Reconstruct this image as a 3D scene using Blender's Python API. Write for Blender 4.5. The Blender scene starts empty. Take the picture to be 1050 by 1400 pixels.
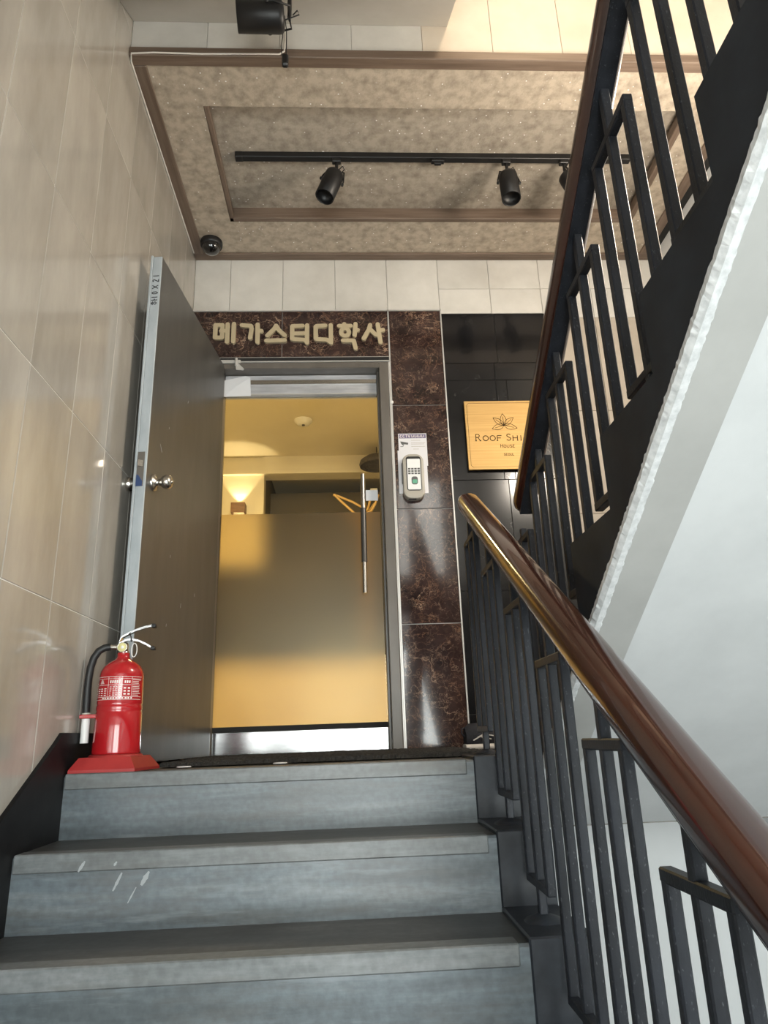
import bpy, math, random
from mathutils import Vector, Matrix
random.seed(7)
scene = bpy.context.scene
COL = scene.collection

# ------------------------------------------------------------------ camera
F_PX, YAW, PITCH, ROLL = 947.8, math.radians(3.142), math.radians(17.853), math.radians(-2.081)
CAM = Vector((0.8572, -2.2133, 0.0791))
fw = Vector((math.sin(YAW)*math.cos(PITCH), math.cos(YAW)*math.cos(PITCH), math.sin(PITCH)))
r0 = Vector((math.cos(YAW), -math.sin(YAW), 0)); u0 = r0.cross(fw)
rt = r0*math.cos(ROLL) + u0*math.sin(ROLL); up = u0*math.cos(ROLL) - r0*math.sin(ROLL)
cd = bpy.data.cameras.new('camera'); cam = bpy.data.objects.new('camera', cd); COL.objects.link(cam)
cam.matrix_world = Matrix(((rt.x, up.x, -fw.x, CAM.x), (rt.y, up.y, -fw.y, CAM.y), (rt.z, up.z, -fw.z, CAM.z), (0, 0, 0, 1)))
cd.sensor_fit = 'VERTICAL'; cd.sensor_height = 36.0; cd.lens = F_PX*36.0/1400.0; cd.clip_start = 0.02
scene.camera = cam

# ------------------------------------------------------------------ world, daylight, exposure
w = bpy.data.worlds.new('world'); scene.world = w; w.use_nodes = True
w.node_tree.nodes['Background'].inputs[0].default_value = (0.75, 0.87, 1.0, 1)
w.node_tree.nodes['Background'].inputs[1].default_value = 1.0
scene.view_settings.view_transform = 'Standard'; scene.view_settings.look = 'None'
scene.view_settings.exposure = 0.55; scene.view_settings.gamma = 1.0; scene.view_settings.use_curve_mapping = False

def area_light(name, loc, target, sx, sy, power, color):
    l = bpy.data.lights.new(name, 'AREA'); l.shape = 'RECTANGLE'; l.size = sx; l.size_y = sy; l.energy = power; l.color = color
    o = bpy.data.objects.new(name, l); COL.objects.link(o); o.location = loc
    o.rotation_euler = (Vector(target)-Vector(loc)).to_track_quat('-Z', 'Y').to_euler(); return o
# daylight entering through the window of the half landing behind the viewer
area_light('window_daylight', (1.20, -4.50, 0.05), (1.20, 0.0, 0.75), 1.9, 2.2, 150, (0.90, 0.96, 1.0))
# daylight entering through the upper half landing's window
area_light('upper_window_daylight', (1.20, -4.50, 2.75), (1.20, 0.6, 2.6), 1.9, 1.4, 45, (0.98, 0.97, 0.95))

# ------------------------------------------------------------------ materials
def mat(name, base=(.5, .5, .5), rough=.5, metal=0.0, spec=.5, coat=0.0):
    m = bpy.data.materials.new(name); m.use_nodes = True
    b = m.node_tree.nodes['Principled BSDF']
    b.inputs['Base Color'].default_value = (*base, 1); b.inputs['Roughness'].default_value = rough
    b.inputs['Metallic'].default_value = metal; b.inputs['Specular IOR Level'].default_value = spec
    b.inputs['Coat Weight'].default_value = coat
    m['b'] = 1
    return m
def N(m, t, **kw):
    n = m.node_tree.nodes.new(t)
    for k, v in kw.items():
        if k in n.inputs: n.inputs[k].default_value = v
        else: setattr(n, k, v)
    return n
def L(m, a, ao, b, bi): m.node_tree.links.new(a.outputs[ao], b.inputs[bi])
def B(m): return m.node_tree.nodes['Principled BSDF']
def coords(m, scale=(1, 1, 1), jitter=False):
    g = N(m, 'ShaderNodeNewGeometry'); mp = N(m, 'ShaderNodeMapping'); mp.inputs['Scale'].default_value = scale
    if jitter:
        oi = N(m, 'ShaderNodeObjectInfo'); v = N(m, 'ShaderNodeVectorMath', operation='SCALE'); cmb = N(m, 'ShaderNodeCombineXYZ')
        for i in range(3): L(m, oi, 'Random', cmb, i)
        L(m, cmb, 0, v, 0); v.inputs['Scale'].default_value = 17.0
        a = N(m, 'ShaderNodeVectorMath', operation='ADD'); L(m, g, 'Position', a, 0); L(m, v, 0, a, 1); L(m, a, 0, mp, 'Vector')
    else: L(m, g, 'Position', mp, 'Vector')
    return mp
def ramp(m, src, out, stops):
    r = N(m, 'ShaderNodeValToRGB'); L(m, src, out, r, 'Fac')
    e = r.color_ramp.elements
    while len(e) < len(stops): e.new(0.5)
    for el, (p, c) in zip(e, stops): el.position = p; el.color = (*c, 1) if len(c) == 3 else c
    return r
def mix(m, fac, a, b, mode='MIX'):
    n = N(m, 'ShaderNodeMix', data_type='RGBA', blend_type=mode)
    for i, v in ((0, fac), (6, a), (7, b)):
        if isinstance(v, tuple) and hasattr(v[0], 'outputs'): L(m, v[0], v[1], n, i)
        elif isinstance(v, tuple): n.inputs[i].default_value = (*v, 1)
        else: n.inputs[i].default_value = v
    return n
def bump(m, src, out, strength=.2, dist=.002):
    b = N(m, 'ShaderNodeBump', Strength=strength, Distance=dist); L(m, src, out, b, 'Height'); L(m, b, 0, B(m), 'Normal'); return b
def noisy(name, c1, c2, scale=(4, 4, 4), rough=.5, detail=5, lo=.35, hi=.65, jitter=False, metal=0, bumpk=0, coat=0, spec=.5, rvar=0.0):
    m = mat(name, c1, rough, metal, spec, coat); mp = coords(m, scale, jitter)
    n = N(m, 'ShaderNodeTexNoise', Scale=1.0, Detail=detail, Roughness=.6); L(m, mp, 0, n, 'Vector')
    r = ramp(m, n, 0, [(lo, c1), (hi, c2)])
    if rvar:
        oi = N(m, 'ShaderNodeObjectInfo'); mr = N(m, 'ShaderNodeMapRange'); L(m, oi, 'Random', mr, 0)
        mr.inputs[3].default_value = 1-rvar; mr.inputs[4].default_value = 1+rvar
        x = N(m, 'ShaderNodeVectorMath', operation='SCALE'); L(m, r, 0, x, 0); L(m, mr, 0, x, 'Scale'); L(m, x, 0, B(m), 'Base Color')
    else: L(m, r, 0, B(m), 'Base Color')
    if bumpk: bump(m, n, 0, bumpk)
    m['r'] = r.name
    return m
def marble(name, dark, dark2, vein, vein2, layers, rough=.12, patch=0.0):
    """dark stone with meandering ridge-noise veins; layers = (scale, half width, strength, mask low, mask high)"""
    m = mat(name, dark, rough, 0, .5, .2); mp = coords(m, (1, 1, 1), True)
    n = N(m, 'ShaderNodeTexNoise', Scale=7.0, Detail=8.0, Roughness=.65); L(m, mp, 0, n, 'Vector')
    col = ramp(m, n, 0, [(.35, dark), (.65, dark2)]); src, out = col, 0
    if patch:
        b = N(m, 'ShaderNodeTexNoise', Scale=16.0, Detail=9.0, Roughness=.75); L(m, mp, 0, b, 'Vector')
        rb = ramp(m, b, 0, [(.60, (0, 0, 0)), (.72, (patch,)*3)]); c = mix(m, (rb, 0), (src, out), vein2); src, out = c, 2
    for k, (sc, hw, strength, lo, hi) in enumerate(layers):
        v = N(m, 'ShaderNodeTexNoise', Scale=sc, Detail=7.0, Roughness=.58, Distortion=.6); o = N(m, 'ShaderNodeVectorMath', operation='ADD'); L(m, mp, 0, o, 0); o.inputs[1].default_value = (3.1*k, 5.7*k, 1.9*k); L(m, o, 0, v, 'Vector')
        rv = ramp(m, v, 0, [(.5-hw, (0, 0, 0)), (.5, (strength,)*3), (.5+hw, (0, 0, 0))])
        q = N(m, 'ShaderNodeTexNoise', Scale=sc*.8, Detail=3.0); o2 = N(m, 'ShaderNodeVectorMath', operation='ADD'); L(m, mp, 0, o2, 0); o2.inputs[1].default_value = (9.3, 2.7*k, 4.4); L(m, o2, 0, q, 'Vector')
        rq = ramp(m, q, 0, [(lo, (0, 0, 0)), (hi, (1, 1, 1))]); f = mix(m, 1.0, (rv, 0), (rq, 0), 'MULTIPLY')
        c = mix(m, (f, 2), (src, out), vein if k % 2 == 0 else vein2); src, out = c, 2
    L(m, src, out, B(m), 'Base Color')
    return m

M = {}
def build_materials():
    # glazed beige wall tile with soft cloudy streaks
    m = noisy('beige_glazed_tile', (.335, .310, .275), (.495, .465, .418), (5, 5, 1.6), .13, 8, .3, .72, True, coat=.15, rvar=.03); M['tile'] = m
    M['grout'] = mat('pale_grout', (.78, .76, .72), .8)
    M['white_tile'] = noisy('white_satin_tile', (.60, .58, .54), (.72, .70, .66), (4, 4, 4), .28, 8, .35, .65, True, rvar=.03)
    M['joint'] = mat('grey_joint', (.40, .38, .35), .8)
    M['cream_tile'] = noisy('cream_satin_tile', (.62, .55, .46), (.70, .63, .54), (4, 4, 4), .5, 6, .35, .65, True, rvar=.02)
    M['cream_wall'] = noisy('cream_wall_tile', (.44, .385, .32), (.50, .445, .375), (4, 4, 4), .5, 6, .35, .65, True, rvar=.02)
    M['brown_marble'] = marble('brown_emperador_marble', (.018, .0095, .009), (.052, .030, .027), (.50, .34, .24), (.22, .12, .075), ((5, .007, .9, .48, .6), (12, .013, .8, .35, .6), (21, .010, .55, .4, .6), (9, .010, .8, .4, .6)), .10, .30)
    M['black_marble'] = marble('black_veined_marble', (.006, .006, .007), (.012, .012, .014), (.34, .34, .33), (.10, .10, .10), ((2.2, .0012, .55, .54, .64), (6, .002, .35, .52, .64)), .16)
    M['silver'] = mat('silver_edge_trim', (.62, .61, .59), .35, .4)
    # embossed wallpaper with glitter
    m = noisy('glitter_wallpaper', (.31, .256, .198), (.53, .455, .365), (22, 22, 22), .6, 10, .30, .60); M['paper'] = m
    mp = coords(m, (1, 1, 1)); v = N(m, 'ShaderNodeTexVoronoi', Scale=55.0); L(m, mp, 0, v, 'Vector')
    rs = ramp(m, v, 'Distance', [(.14, (1, 1, 1)), (.20, (0, 0, 0))]); rc = ramp(m, v, 'Color', [(.70, (0, 0, 0)), (.76, (1, 1, 1))])
    f = mix(m, 1.0, (rs, 0), (rc, 0), 'MULTIPLY')
    base = m.node_tree.nodes[m['r']]; c = mix(m, (f, 2), (base, 0), (.95, .95, .95)); L(m, c, 2, B(m), 'Base Color')
    nn = N(m, 'ShaderNodeTexNoise', Scale=120.0, Detail=3.0); L(m, mp, 0, nn, 'Vector'); bump(m, nn, 0, .5, .004)
    m2 = m.copy(); m2.name = 'shaded_glitter_wallpaper'; e = m2.node_tree.nodes[m['r']].color_ramp.elements
    e[0].color = (.28, .238, .19, 1); e[1].color = (.47, .415, .345, 1); M['paper_in'] = m2  # recess shading painted in as a darker, greyer copy of the paper
    M['molding'] = noisy('brown_wood_molding', (.13, .09, .065), (.20, .145, .11), (3, 60, 60), .5, 4)
    M['molding_y'] = noisy('brown_wood_molding_side', (.13, .09, .065), (.20, .145, .11), (60, 3, 60), .5, 4)
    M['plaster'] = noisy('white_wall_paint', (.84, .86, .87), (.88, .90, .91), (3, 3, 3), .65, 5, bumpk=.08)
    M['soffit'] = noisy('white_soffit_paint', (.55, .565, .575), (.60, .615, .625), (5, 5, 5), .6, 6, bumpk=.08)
    M['band'] = noisy('grey_white_edge_band', (.36, .36, .35), (.41, .41, .40), (4, 4, 4), .6, 5)  # greyer than the soffit beside it
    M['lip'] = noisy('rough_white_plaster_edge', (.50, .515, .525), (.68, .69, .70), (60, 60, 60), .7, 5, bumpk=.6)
    M['cream_plaster'] = noisy('cream_plaster', (.47, .45, .41), (.54, .52, .48), (3, 3, 3), .6, 5)
    # painted concrete steps: blue grey with worn horizontal streaks
    def worn(name, a, b, c, sc, rough, stain, pale):
        m = mat(name, a, rough); mp = coords(m, sc)
        n = N(m, 'ShaderNodeTexNoise', Scale=1.0, Detail=8.0, Roughness=.65); L(m, mp, 0, n, 'Vector')
        r = ramp(m, n, 0, [(.34, a), (.52, b), (.66, c)])
        n2 = N(m, 'ShaderNodeTexNoise', Scale=55.0, Detail=3.0); g = coords(m); L(m, g, 0, n2, 'Vector')
        r2 = ramp(m, n2, 0, [(.35, (.82, .82, .82)), (.65, (1.08, 1.08, 1.08))])
        x = mix(m, 1.0, (r, 0), (r2, 0), 'MULTIPLY')
        g3 = coords(m, (1.3, 2.5, 7)); n3 = N(m, 'ShaderNodeTexNoise', Scale=1.0, Detail=9.0, Roughness=.7); L(m, g3, 0, n3, 'Vector')
        r3 = ramp(m, n3, 0, [(.50, (0, 0, 0)), (.66, (.75, .75, .75))]); y = mix(m, (r3, 0), (x, 2), stain)
        g4 = coords(m, (3, 4, 26)); n4 = N(m, 'ShaderNodeTexNoise', Scale=1.0, Detail=6.0, Roughness=.6); L(m, g4, 0, n4, 'Vector')
        r4 = ramp(m, n4, 0, [(.58, (0, 0, 0)), (.70, (.6, .6, .6))]); z = mix(m, (r4, 0), (y, 2), pale)
        L(m, z, 2, B(m), 'Base Color'); bump(m, n2, 0, .15, .002)
        return m
    M['riser'] = worn('blue_grey_step_paint', (.070, .084, .093), (.108, .132, .150), (.165, .187, .200), (1.6, 5, 16), .36, (.075, .072, .066), (.20, .225, .245))
    M['tread'] = worn('worn_dark_tread_paint', (.034, .036, .037), (.056, .059, .060), (.09, .093, .094), (2, 9, 9), .45, (.035, .034, .032), (.085, .09, .094))
    M['nosing'] = worn('pale_grey_nosing', (.095, .102, .104), (.135, .147, .152), (.18, .19, .195), (2, 7, 20), .40, (.10, .095, .085), (.20, .215, .22))
    M['black_paint'] = noisy('blue_black_curb_paint', (.009, .011, .015), (.026, .031, .040), (9, 9, 9), .42, 7, spec=.35)
    M['stringer'] = noisy('black_stringer_paint', (.009, .012, .017), (.019, .024, .032), (7, 7, 7), .60, 7, bumpk=.15, spec=.25)
    M['skirting'] = noisy('black_skirting', (.004, .004, .005), (.009, .009, .010), (20, 20, 20), .5, 6, spec=.2)
    # railing paint: near-black with worn bare specks
    m = noisy('worn_black_iron', (.008, .0095, .013), (.020, .0235, .032), (14, 14, 5), .46, 7, spec=.28); M['iron'] = m
    mp = coords(m, (230, 230, 120)); nn = N(m, 'ShaderNodeTexNoise', Scale=1.0, Detail=4.0); L(m, mp, 0, nn, 'Vector')
    f = ramp(m, nn, 0, [(.64, (0, 0, 0)), (.72, (.5, .5, .5))]); c = mix(m, (f, 0), (m.node_tree.nodes[m['r']], 0), (.13, .135, .15)); L(m, c, 2, B(m), 'Base Color'); bump(m, nn, 0, .25, .002)
    m = noisy('lacquered_mahogany', (.022, .0065, .004), (.055, .015, .008), (30, 2.2, 2.2), .17, 6, .3, .7, coat=.5); M['rail_wood'] = m
    M['door'] = noisy('grey_painted_steel_door', (.060, .059, .057), (.080, .078, .074), (14, 14, 3), .36, 7, bumpk=.04)
    M['door_edge'] = noisy('pale_grey_door_edge', (.36, .40, .43), (.44, .48, .51), (20, 20, 8), .4, 6)
    M['frame'] = noisy('grey_brown_door_frame', (.115, .103, .090), (.155, .140, .124), (8, 8, 3), .35, 5)
    M['steel'] = noisy('brushed_steel', (.50, .50, .50), (.66, .66, .66), (6, 90, 90), .22, 4, metal=1.0)
    M['satin_steel'] = mat('satin_steel', (.60, .57, .53), .25, 1.0)
    M['chrome'] = mat('polished_chrome', (.62, .62, .64), .12, 1.0)
    M['header'] = noisy('scuffed_aluminium_header', (.38, .39, .42), (.58, .59, .62), (5, 5, 40), .35, 6, metal=.25)
    M['grip'] = mat('dark_grey_metal_grip', (.10, .095, .09), .35, .6)
    M['kick'] = noisy('scuffed_stainless_rail', (.36, .36, .37), (.46, .46, .47), (7, 40, 40), .16, 5, metal=1.0)
    M['dark'] = mat('dark_shadow_gap', (.012, .012, .012), .8)
    M['matte_black'] = mat('matte_black_metal', (.008, .008, .009), .42)
    M['lens_black'] = mat('black_dome_plastic', (.004, .004, .005), .05, 0, .6, .8)
    M['rubber'] = mat('black_rubber', (.012, .012, .013), .5)
    M['red'] = mat('red_gloss_enamel', (.40, .011, .015), .16, 0, .5, .5)
    M['red_matte'] = noisy('red_moulded_plastic', (.30, .020, .020), (.37, .028, .027), (12, 12, 12), .45, 5)
    M['white_print'] = mat('white_print', (.80, .74, .72), .5)
    M['white'] = mat('white_plastic', (.78, .78, .77), .4)
    M['gauge'] = mat('yellow_gauge_face', (.72, .66, .32), .3)
    m = noisy('brushed_brass', (.50, .31, .11), (.58, .37, .14), (3, 3, 160), .52, 3, metal=.6); M['brass'] = m
    M['engraved'] = mat('dark_engraving', (.018, .011, .006), .8, 0, .1)
    M['sign_gold'] = mat('pale_gold_letter_face', (.56, .47, .31), .4, .2)
    M['ink'] = mat('black_marker_ink', (.015, .015, .018), .6)
    M['sticker'] = mat('white_sticker', (.74, .73, .76), .35)
    M['violet'] = mat('violet_sticker_band', (.16, .13, .24), .4)
    M['beige_plastic'] = mat('grey_beige_plastic', (.42, .39, .34), .4)
    M['keypad_face'] = mat('glossy_white_keypad_face', (.85, .86, .86), .25)
    M['grey_key'] = mat('grey_key', (.10, .10, .10), .5)
    M['green'] = mat('green_sensor_glass', (.12, .42, .27), .2)
    M['blue'] = mat('blue_tape', (.03, .06, .16), .5)
    m = noisy('black_coil_mat', (.006, .006, .006), (.05, .048, .044), (260, 260, 260), .85, 3, .4, .75); M['mat'] = m
    M['landing'] = noisy('grey_brown_landing', (.14, .13, .12), (.20, .19, .17), (9, 9, 9), .4, 6)
    M['terrazzo'] = noisy('pale_bounce_terrazzo', (.58, .58, .57), (.70, .70, .69), (60, 60, 60), .4, 4)  # kept pale so the unseen half landing floor bounces light upward
    M['smear'] = mat('faded_white_paint', (.30, .32, .33), .6)
    M['paper_white'] = mat('white_paper', (.72, .73, .76), .7)
    M['cable_white'] = mat('white_cable', (.72, .69, .64), .5)
    M['wall_yellow'] = noisy('warm_room_wall', (.66, .60, .46), (.72, .66, .51), (2, 2, 2), .7, 4)
    M['dark_wall'] = mat('dark_corridor_wall', (.11, .095, .07), .7)
    M['panel_dark'] = noisy('added_dark_panel', (.022, .018, .012), (.036, .030, .021), (4, 4, 30), .5, 4)
    M['wood_box'] = noisy('brown_wood_lamp_box', (.14, .07, .035), (.22, .11, .055), (6, 6, 40), .5, 4)
    M['pale_wood'] = noisy('pale_bent_wood', (.55, .36, .13), (.66, .45, .19), (8, 8, 8), .45, 4)
    M['wicker'] = noisy('dark_wicker', (.02, .017, .014), (.10, .085, .07), (90, 90, 90), .8, 4, bumpk=.6)
    M['red_cloth'] = mat('red_cloth', (.50, .03, .06), .7)
    M['navy'] = noisy('navy_black_mesh_fabric', (.010, .011, .016), (.022, .024, .034), (200, 200, 200), .8, 3)
    M['sole'] = mat('off_white_rubber_sole', (.62, .60, .58), .6)
    M['lamp_glass'] = mat('warm_lamp_diffuser', (.9, .8, .6), .5)
    B(M['lamp_glass']).inputs['Emission Color'].default_value = (1, .72, .38, 1); B(M['lamp_glass']).inputs['Emission Strength'].default_value = 4
    M['bulb'] = mat('warm_bulb', (1, .85, .6), .5)
    B(M['bulb']).inputs['Emission Color'].default_value = (1, .78, .42, 1); B(M['bulb']).inputs['Emission Strength'].default_value = 12
    # clear pane
    m = bpy.data.materials.new('clear_glass'); m.use_nodes = True; nt = m.node_tree; nt.nodes.remove(nt.nodes['Principled BSDF'])
    t = N(m, 'ShaderNodeBsdfTransparent'); t.inputs[0].default_value = (.93, .92, .88, 1); g = N(m, 'ShaderNodeBsdfGlossy'); g.inputs['Roughness'].default_value = .02
    fr = N(m, 'ShaderNodeFresnel'); fr.inputs['IOR'].default_value = 1.35; mx = N(m, 'ShaderNodeMixShader'); L(m, fr, 0, mx, 0); L(m, t, 0, mx, 1); L(m, g, 0, mx, 2)
    L(m, mx, 0, nt.nodes['Material Output'], 0); M['glass'] = m
    # sand-blasted film
    m = bpy.data.materials.new('bronze_frosted_film'); m.use_nodes = True; nt = m.node_tree; nt.nodes.remove(nt.nodes['Principled BSDF'])
    rf = N(m, 'ShaderNodeBsdfRefraction'); rf.inputs['Color'].default_value = (.86, .785, .60, 1); rf.inputs['Roughness'].default_value = .33; rf.inputs['IOR'].default_value = 1.25
    g = N(m, 'ShaderNodeBsdfGlossy'); g.inputs['Roughness'].default_value = .35; g.inputs[0].default_value = (.75, .72, .66, 1)
    mx = N(m, 'ShaderNodeMixShader'); mx.inputs[0].default_value = .05; L(m, rf, 0, mx, 1); L(m, g, 0, mx, 2); L(m, mx, 0, nt.nodes['Material Output'], 0); M['film'] = m
build_materials()

# ------------------------------------------------------------------ mesh helpers (world coordinates unless a parent is rotated)
def origin(p):
    o = Vector((0, 0, 0))
    while p is not None: o += p.location; p = p.parent
    return o
def link(name, me, parent=None, loc=(0, 0, 0)):
    o = bpy.data.objects.new(name, me); COL.objects.link(o); o.parent = parent; o.location = loc; return o
def tag(o, label=None, cat=None, group=None, kind=None):
    if label: o['label'] = label
    if cat: o['category'] = cat
    if group: o['group'] = group
    if kind: o['kind'] = kind
    return o
def empty(name, loc, label=None, cat=None, group=None, kind=None, rz=0):
    o = link(name, None, None, loc); o.rotation_euler[2] = rz; o.empty_display_size = .05
    return tag(o, label, cat, group, kind)
class MB:
    def __init__(s): s.v = []; s.f = []; s.mi = []; s.sm = []; s.cur = 0
    def add(s, vs, fs, smooth=False):
        n = len(s.v); s.v += [Vector(v) for v in vs]
        for f in fs: s.f.append([i+n for i in f]); s.mi.append(s.cur); s.sm.append(smooth)
        return s
    def box(s, x0, x1, y0, y1, z0, z1):
        v = [(x, y, z) for z in (z0, z1) for y in (y0, y1) for x in (x0, x1)]
        return s.add(v, [(0, 2, 3, 1), (4, 5, 7, 6), (0, 1, 5, 4), (2, 6, 7, 3), (0, 4, 6, 2), (1, 3, 7, 5)])
    def rbox(s, x0, x1, y0, y1, z0, z1, b):
        # chamfered box: three slabs' hull with 24 corners
        v = []; idx = {}
        for sx in (0, 1):
            for sy in (0, 1):
                for sz in (0, 1):
                    X = (x0, x1)[sx]; Y = (y0, y1)[sy]; Z = (z0, z1)[sz]; dx = b*(1-2*sx); dy = b*(1-2*sy); dz = b*(1-2*sz)
                    for a, p in (('x', (X, Y+dy, Z+dz)), ('y', (X+dx, Y, Z+dz)), ('z', (X+dx, Y+dy, Z))):
                        idx[(sx, sy, sz, a)] = len(v); v.append(p)
        f = []
        for q in (0, 1):
            f.append([idx[(q, a, c, 'x')] for a, c in ((0, 0), (1, 0), (1, 1), (0, 1))])
            f.append([idx[(a, q, c, 'y')] for a, c in ((0, 0), (1, 0), (1, 1), (0, 1))])
            f.append([idx[(a, c, q, 'z')] for a, c in ((0, 0), (1, 0), (1, 1), (0, 1))])
        for a in (0, 1):
            for c in (0, 1):
                f.append([idx[(a, c, 0, 'x')], idx[(a, c, 1, 'x')], idx[(a, c, 1, 'y')], idx[(a, c, 0, 'y')]])
                f.append([idx[(a, 0, c, 'x')], idx[(a, 1, c, 'x')], idx[(a, 1, c, 'z')], idx[(a, 0, c, 'z')]])
                f.append([idx[(0, a, c, 'y')], idx[(1, a, c, 'y')], idx[(1, a, c, 'z')], idx[(0, a, c, 'z')]])
        for k in [(a, c, d) for a in (0, 1) for c in (0, 1) for d in (0, 1)]: f.append([idx[(*k, q)] for q in 'xyz'])
        return s.add(v, f)
    def prism(s, poly, axis, a, b):
        n = len(poly)
        def mk(p, t): return (t, p[0], p[1]) if axis == 'x' else ((p[0], t, p[1]) if axis == 'y' else (p[0], p[1], t))
        v = [mk(p, a) for p in poly]+[mk(p, b) for p in poly]
        return s.add(v, [list(range(n)), list(range(2*n-1, n-1, -1))]+[[i, (i+1) % n, n+(i+1) % n, n+i] for i in range(n)])
    def tube(s, pts, r, n=10, caps=True, profile=None):
        pts = [Vector(p) for p in pts]; rr = r if isinstance(r, (list, tuple)) else [r]*len(pts)
        t0 = (pts[1]-pts[0]).normalized(); ref = Vector((0, 0, 1)) if abs(t0.z) < .95 else Vector((1, 0, 0))
        a = t0.cross(ref).normalized(); rings = []
        for i, p in enumerate(pts):
            t = ((pts[min(i+1, len(pts)-1)]-pts[max(i-1, 0)])).normalized()
            a = (a-t*a.dot(t)).normalized(); b = a.cross(t)
            ring = []
            for k in range(n):
                th = 2*math.pi*k/n
                px, pz = (math.cos(th), math.sin(th)) if profile is None else profile[k]
                ring.append(p+(a*px+b*pz)*rr[i])
            rings.append(ring)
        v = [q for rg in rings for q in rg]; f = []
        for i in range(len(pts)-1):
            for k in range(n): f.append([i*n+k, i*n+(k+1) % n, (i+1)*n+(k+1) % n, (i+1)*n+k])
        s.add(v, f, True)
        if caps:
            s.add(rings[0], [list(range(n))]); s.add(rings[-1], [list(range(n-1, -1, -1))])
        return s
    def lathe(s, prof, c, axis='z', n=28, d=None):
        # prof: (radius, height) ; axis vector d through c
        d = Vector(d) if d else {'z': Vector((0, 0, 1)), 'y': Vector((0, 1, 0)), 'x': Vector((1, 0, 0))}[axis]
        d.normalize(); ref = Vector((0, 0, 1)) if abs(d.z) < .9 else Vector((1, 0, 0)); a = d.cross(ref).normalized(); b = d.cross(a); c = Vector(c)
        v = []; f = []
        for r, h in prof:
            for k in range(n):
                t = 2*math.pi*k/n; v.append(c+d*h+(a*math.cos(t)+b*math.sin(t))*r)
        for i in range(len(prof)-1):
            for k in range(n): f.append([i*n+k, i*n+(k+1) % n, (i+1)*n+(k+1) % n, (i+1)*n+k])
        s.add(v, f, True)
        if prof[0][0] > 1e-4: s.add(v[:n], [list(range(n))])
        if prof[-1][0] > 1e-4: s.add(v[-n:], [list(range(n-1, -1, -1))])
        return s
    def bar(s, a, b, wx, wy):
        # straight square bar between two points (vertical or along y)
        a = Vector(a); b = Vector(b); x0 = min(a.x, b.x)-wx/2; x1 = max(a.x, b.x)+wx/2
        if abs(a.z-b.z) > abs(a.y-b.y): return s.rbox(x0, x1, a.y-wy/2, a.y+wy/2, min(a.z, b.z), max(a.z, b.z), .0025)
        return s.rbox(x0, x1, min(a.y, b.y), max(a.y, b.y), a.z-wy/2, a.z+wy/2, .0025)
    def stroke(s, pts, width, y0, y1, cap=True, seg=6):
        # flat rounded ribbon in the xz plane, extruded from y0 to y1
        for i in range(len(pts)-1):
            p = Vector(pts[i]); q = Vector(pts[i+1]); d = q-p
            if d.length < 1e-7: continue
            ang = math.atan2(d[1], d[0]); poly = []; r = width/2
            if cap:
                for k in range(seg+1): t = ang-math.pi/2+math.pi*k/seg; poly.append((q[0]+r*math.cos(t), q[1]+r*math.sin(t)))
                for k in range(seg+1): t = ang+math.pi/2+math.pi*k/seg; poly.append((p[0]+r*math.cos(t), p[1]+r*math.sin(t)))
            else:
                nx, nz = -math.sin(ang)*r, math.cos(ang)*r
                poly = [(p[0]-nx, p[1]-nz), (q[0]-nx, q[1]-nz), (q[0]+nx, q[1]+nz), (p[0]+nx, p[1]+nz)]
            s.prism(poly, 'y', y0-.00007*i, y1)
        return s
    def build(s, name, material, parent=None, local=False):
        me = bpy.data.meshes.new(name); o = Vector((0, 0, 0)) if local else origin(parent)
        me.from_pydata([tuple(v-o) for v in s.v], [], s.f)
        for mm in (material if isinstance(material, (list, tuple)) else [material]): me.materials.append(mm)
        me.polygons.foreach_set('material_index', s.mi); me.polygons.foreach_set('use_smooth', s.sm)
        me.update()
        import bmesh
        bm = bmesh.new(); bm.from_mesh(me); bmesh.ops.recalc_face_normals(bm, faces=bm.faces); bm.to_mesh(me); bm.free()
        return link(name, me, parent)
def box(name, x0, x1, y0, y1, z0, z1, m, parent=None, bev=0, local=False):
    b = MB(); b.rbox(x0, x1, y0, y1, z0, z1, bev) if bev else b.box(x0, x1, y0, y1, z0, z1)
    return b.build(name, m, parent, local)

_tiles = {}
def tile(parent, m, axis, plane, a0, a1, z0, z1, gap=.002, t=.008, sign=-1, name='tile'):
    """one wall tile proud of the plane; a = y for walls x=const, x for walls y=const"""
    w_, h_ = round(a1-a0-gap, 4), round(z1-z0-gap, 4)
    if w_ < .01 or h_ < .01: return
    key = (axis, w_, h_, m.name, sign, t)
    if key not in _tiles:
        e = .0015; back = [(-w_/2, -h_/2), (w_/2, -h_/2), (w_/2, h_/2), (-w_/2, h_/2)]
        fr = [(x*(1-2*e/w_), z*(1-2*e/h_)) for x, z in back]
        def P(p, d): return (d*sign, p[0], p[1]) if axis == 'x' else (p[0], d*sign, p[1])
        v = [P(p, 0) for p in back]+[P(p, t-e) for p in back]+[P(p, t) for p in fr]
        f = [(0, 1, 2, 3), (8, 9, 10, 11)]+[(i, (i+1) % 4, 4+(i+1) % 4, 4+i) for i in range(4)]+[(4+i, 4+(i+1) % 4, 8+(i+1) % 4, 8+i) for i in range(4)]
        b = MB(); b.add(v, f); o = b.build(name, m, None); _tiles[key] = o.data; bpy.data.objects.remove(o)
    c = ((plane, (a0+a1)/2, (z0+z1)/2) if axis == 'x' else ((a0+a1)/2, plane, (z0+z1)/2))
    return link(name, _tiles[key], parent, Vector(c)-origin(parent))

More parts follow.
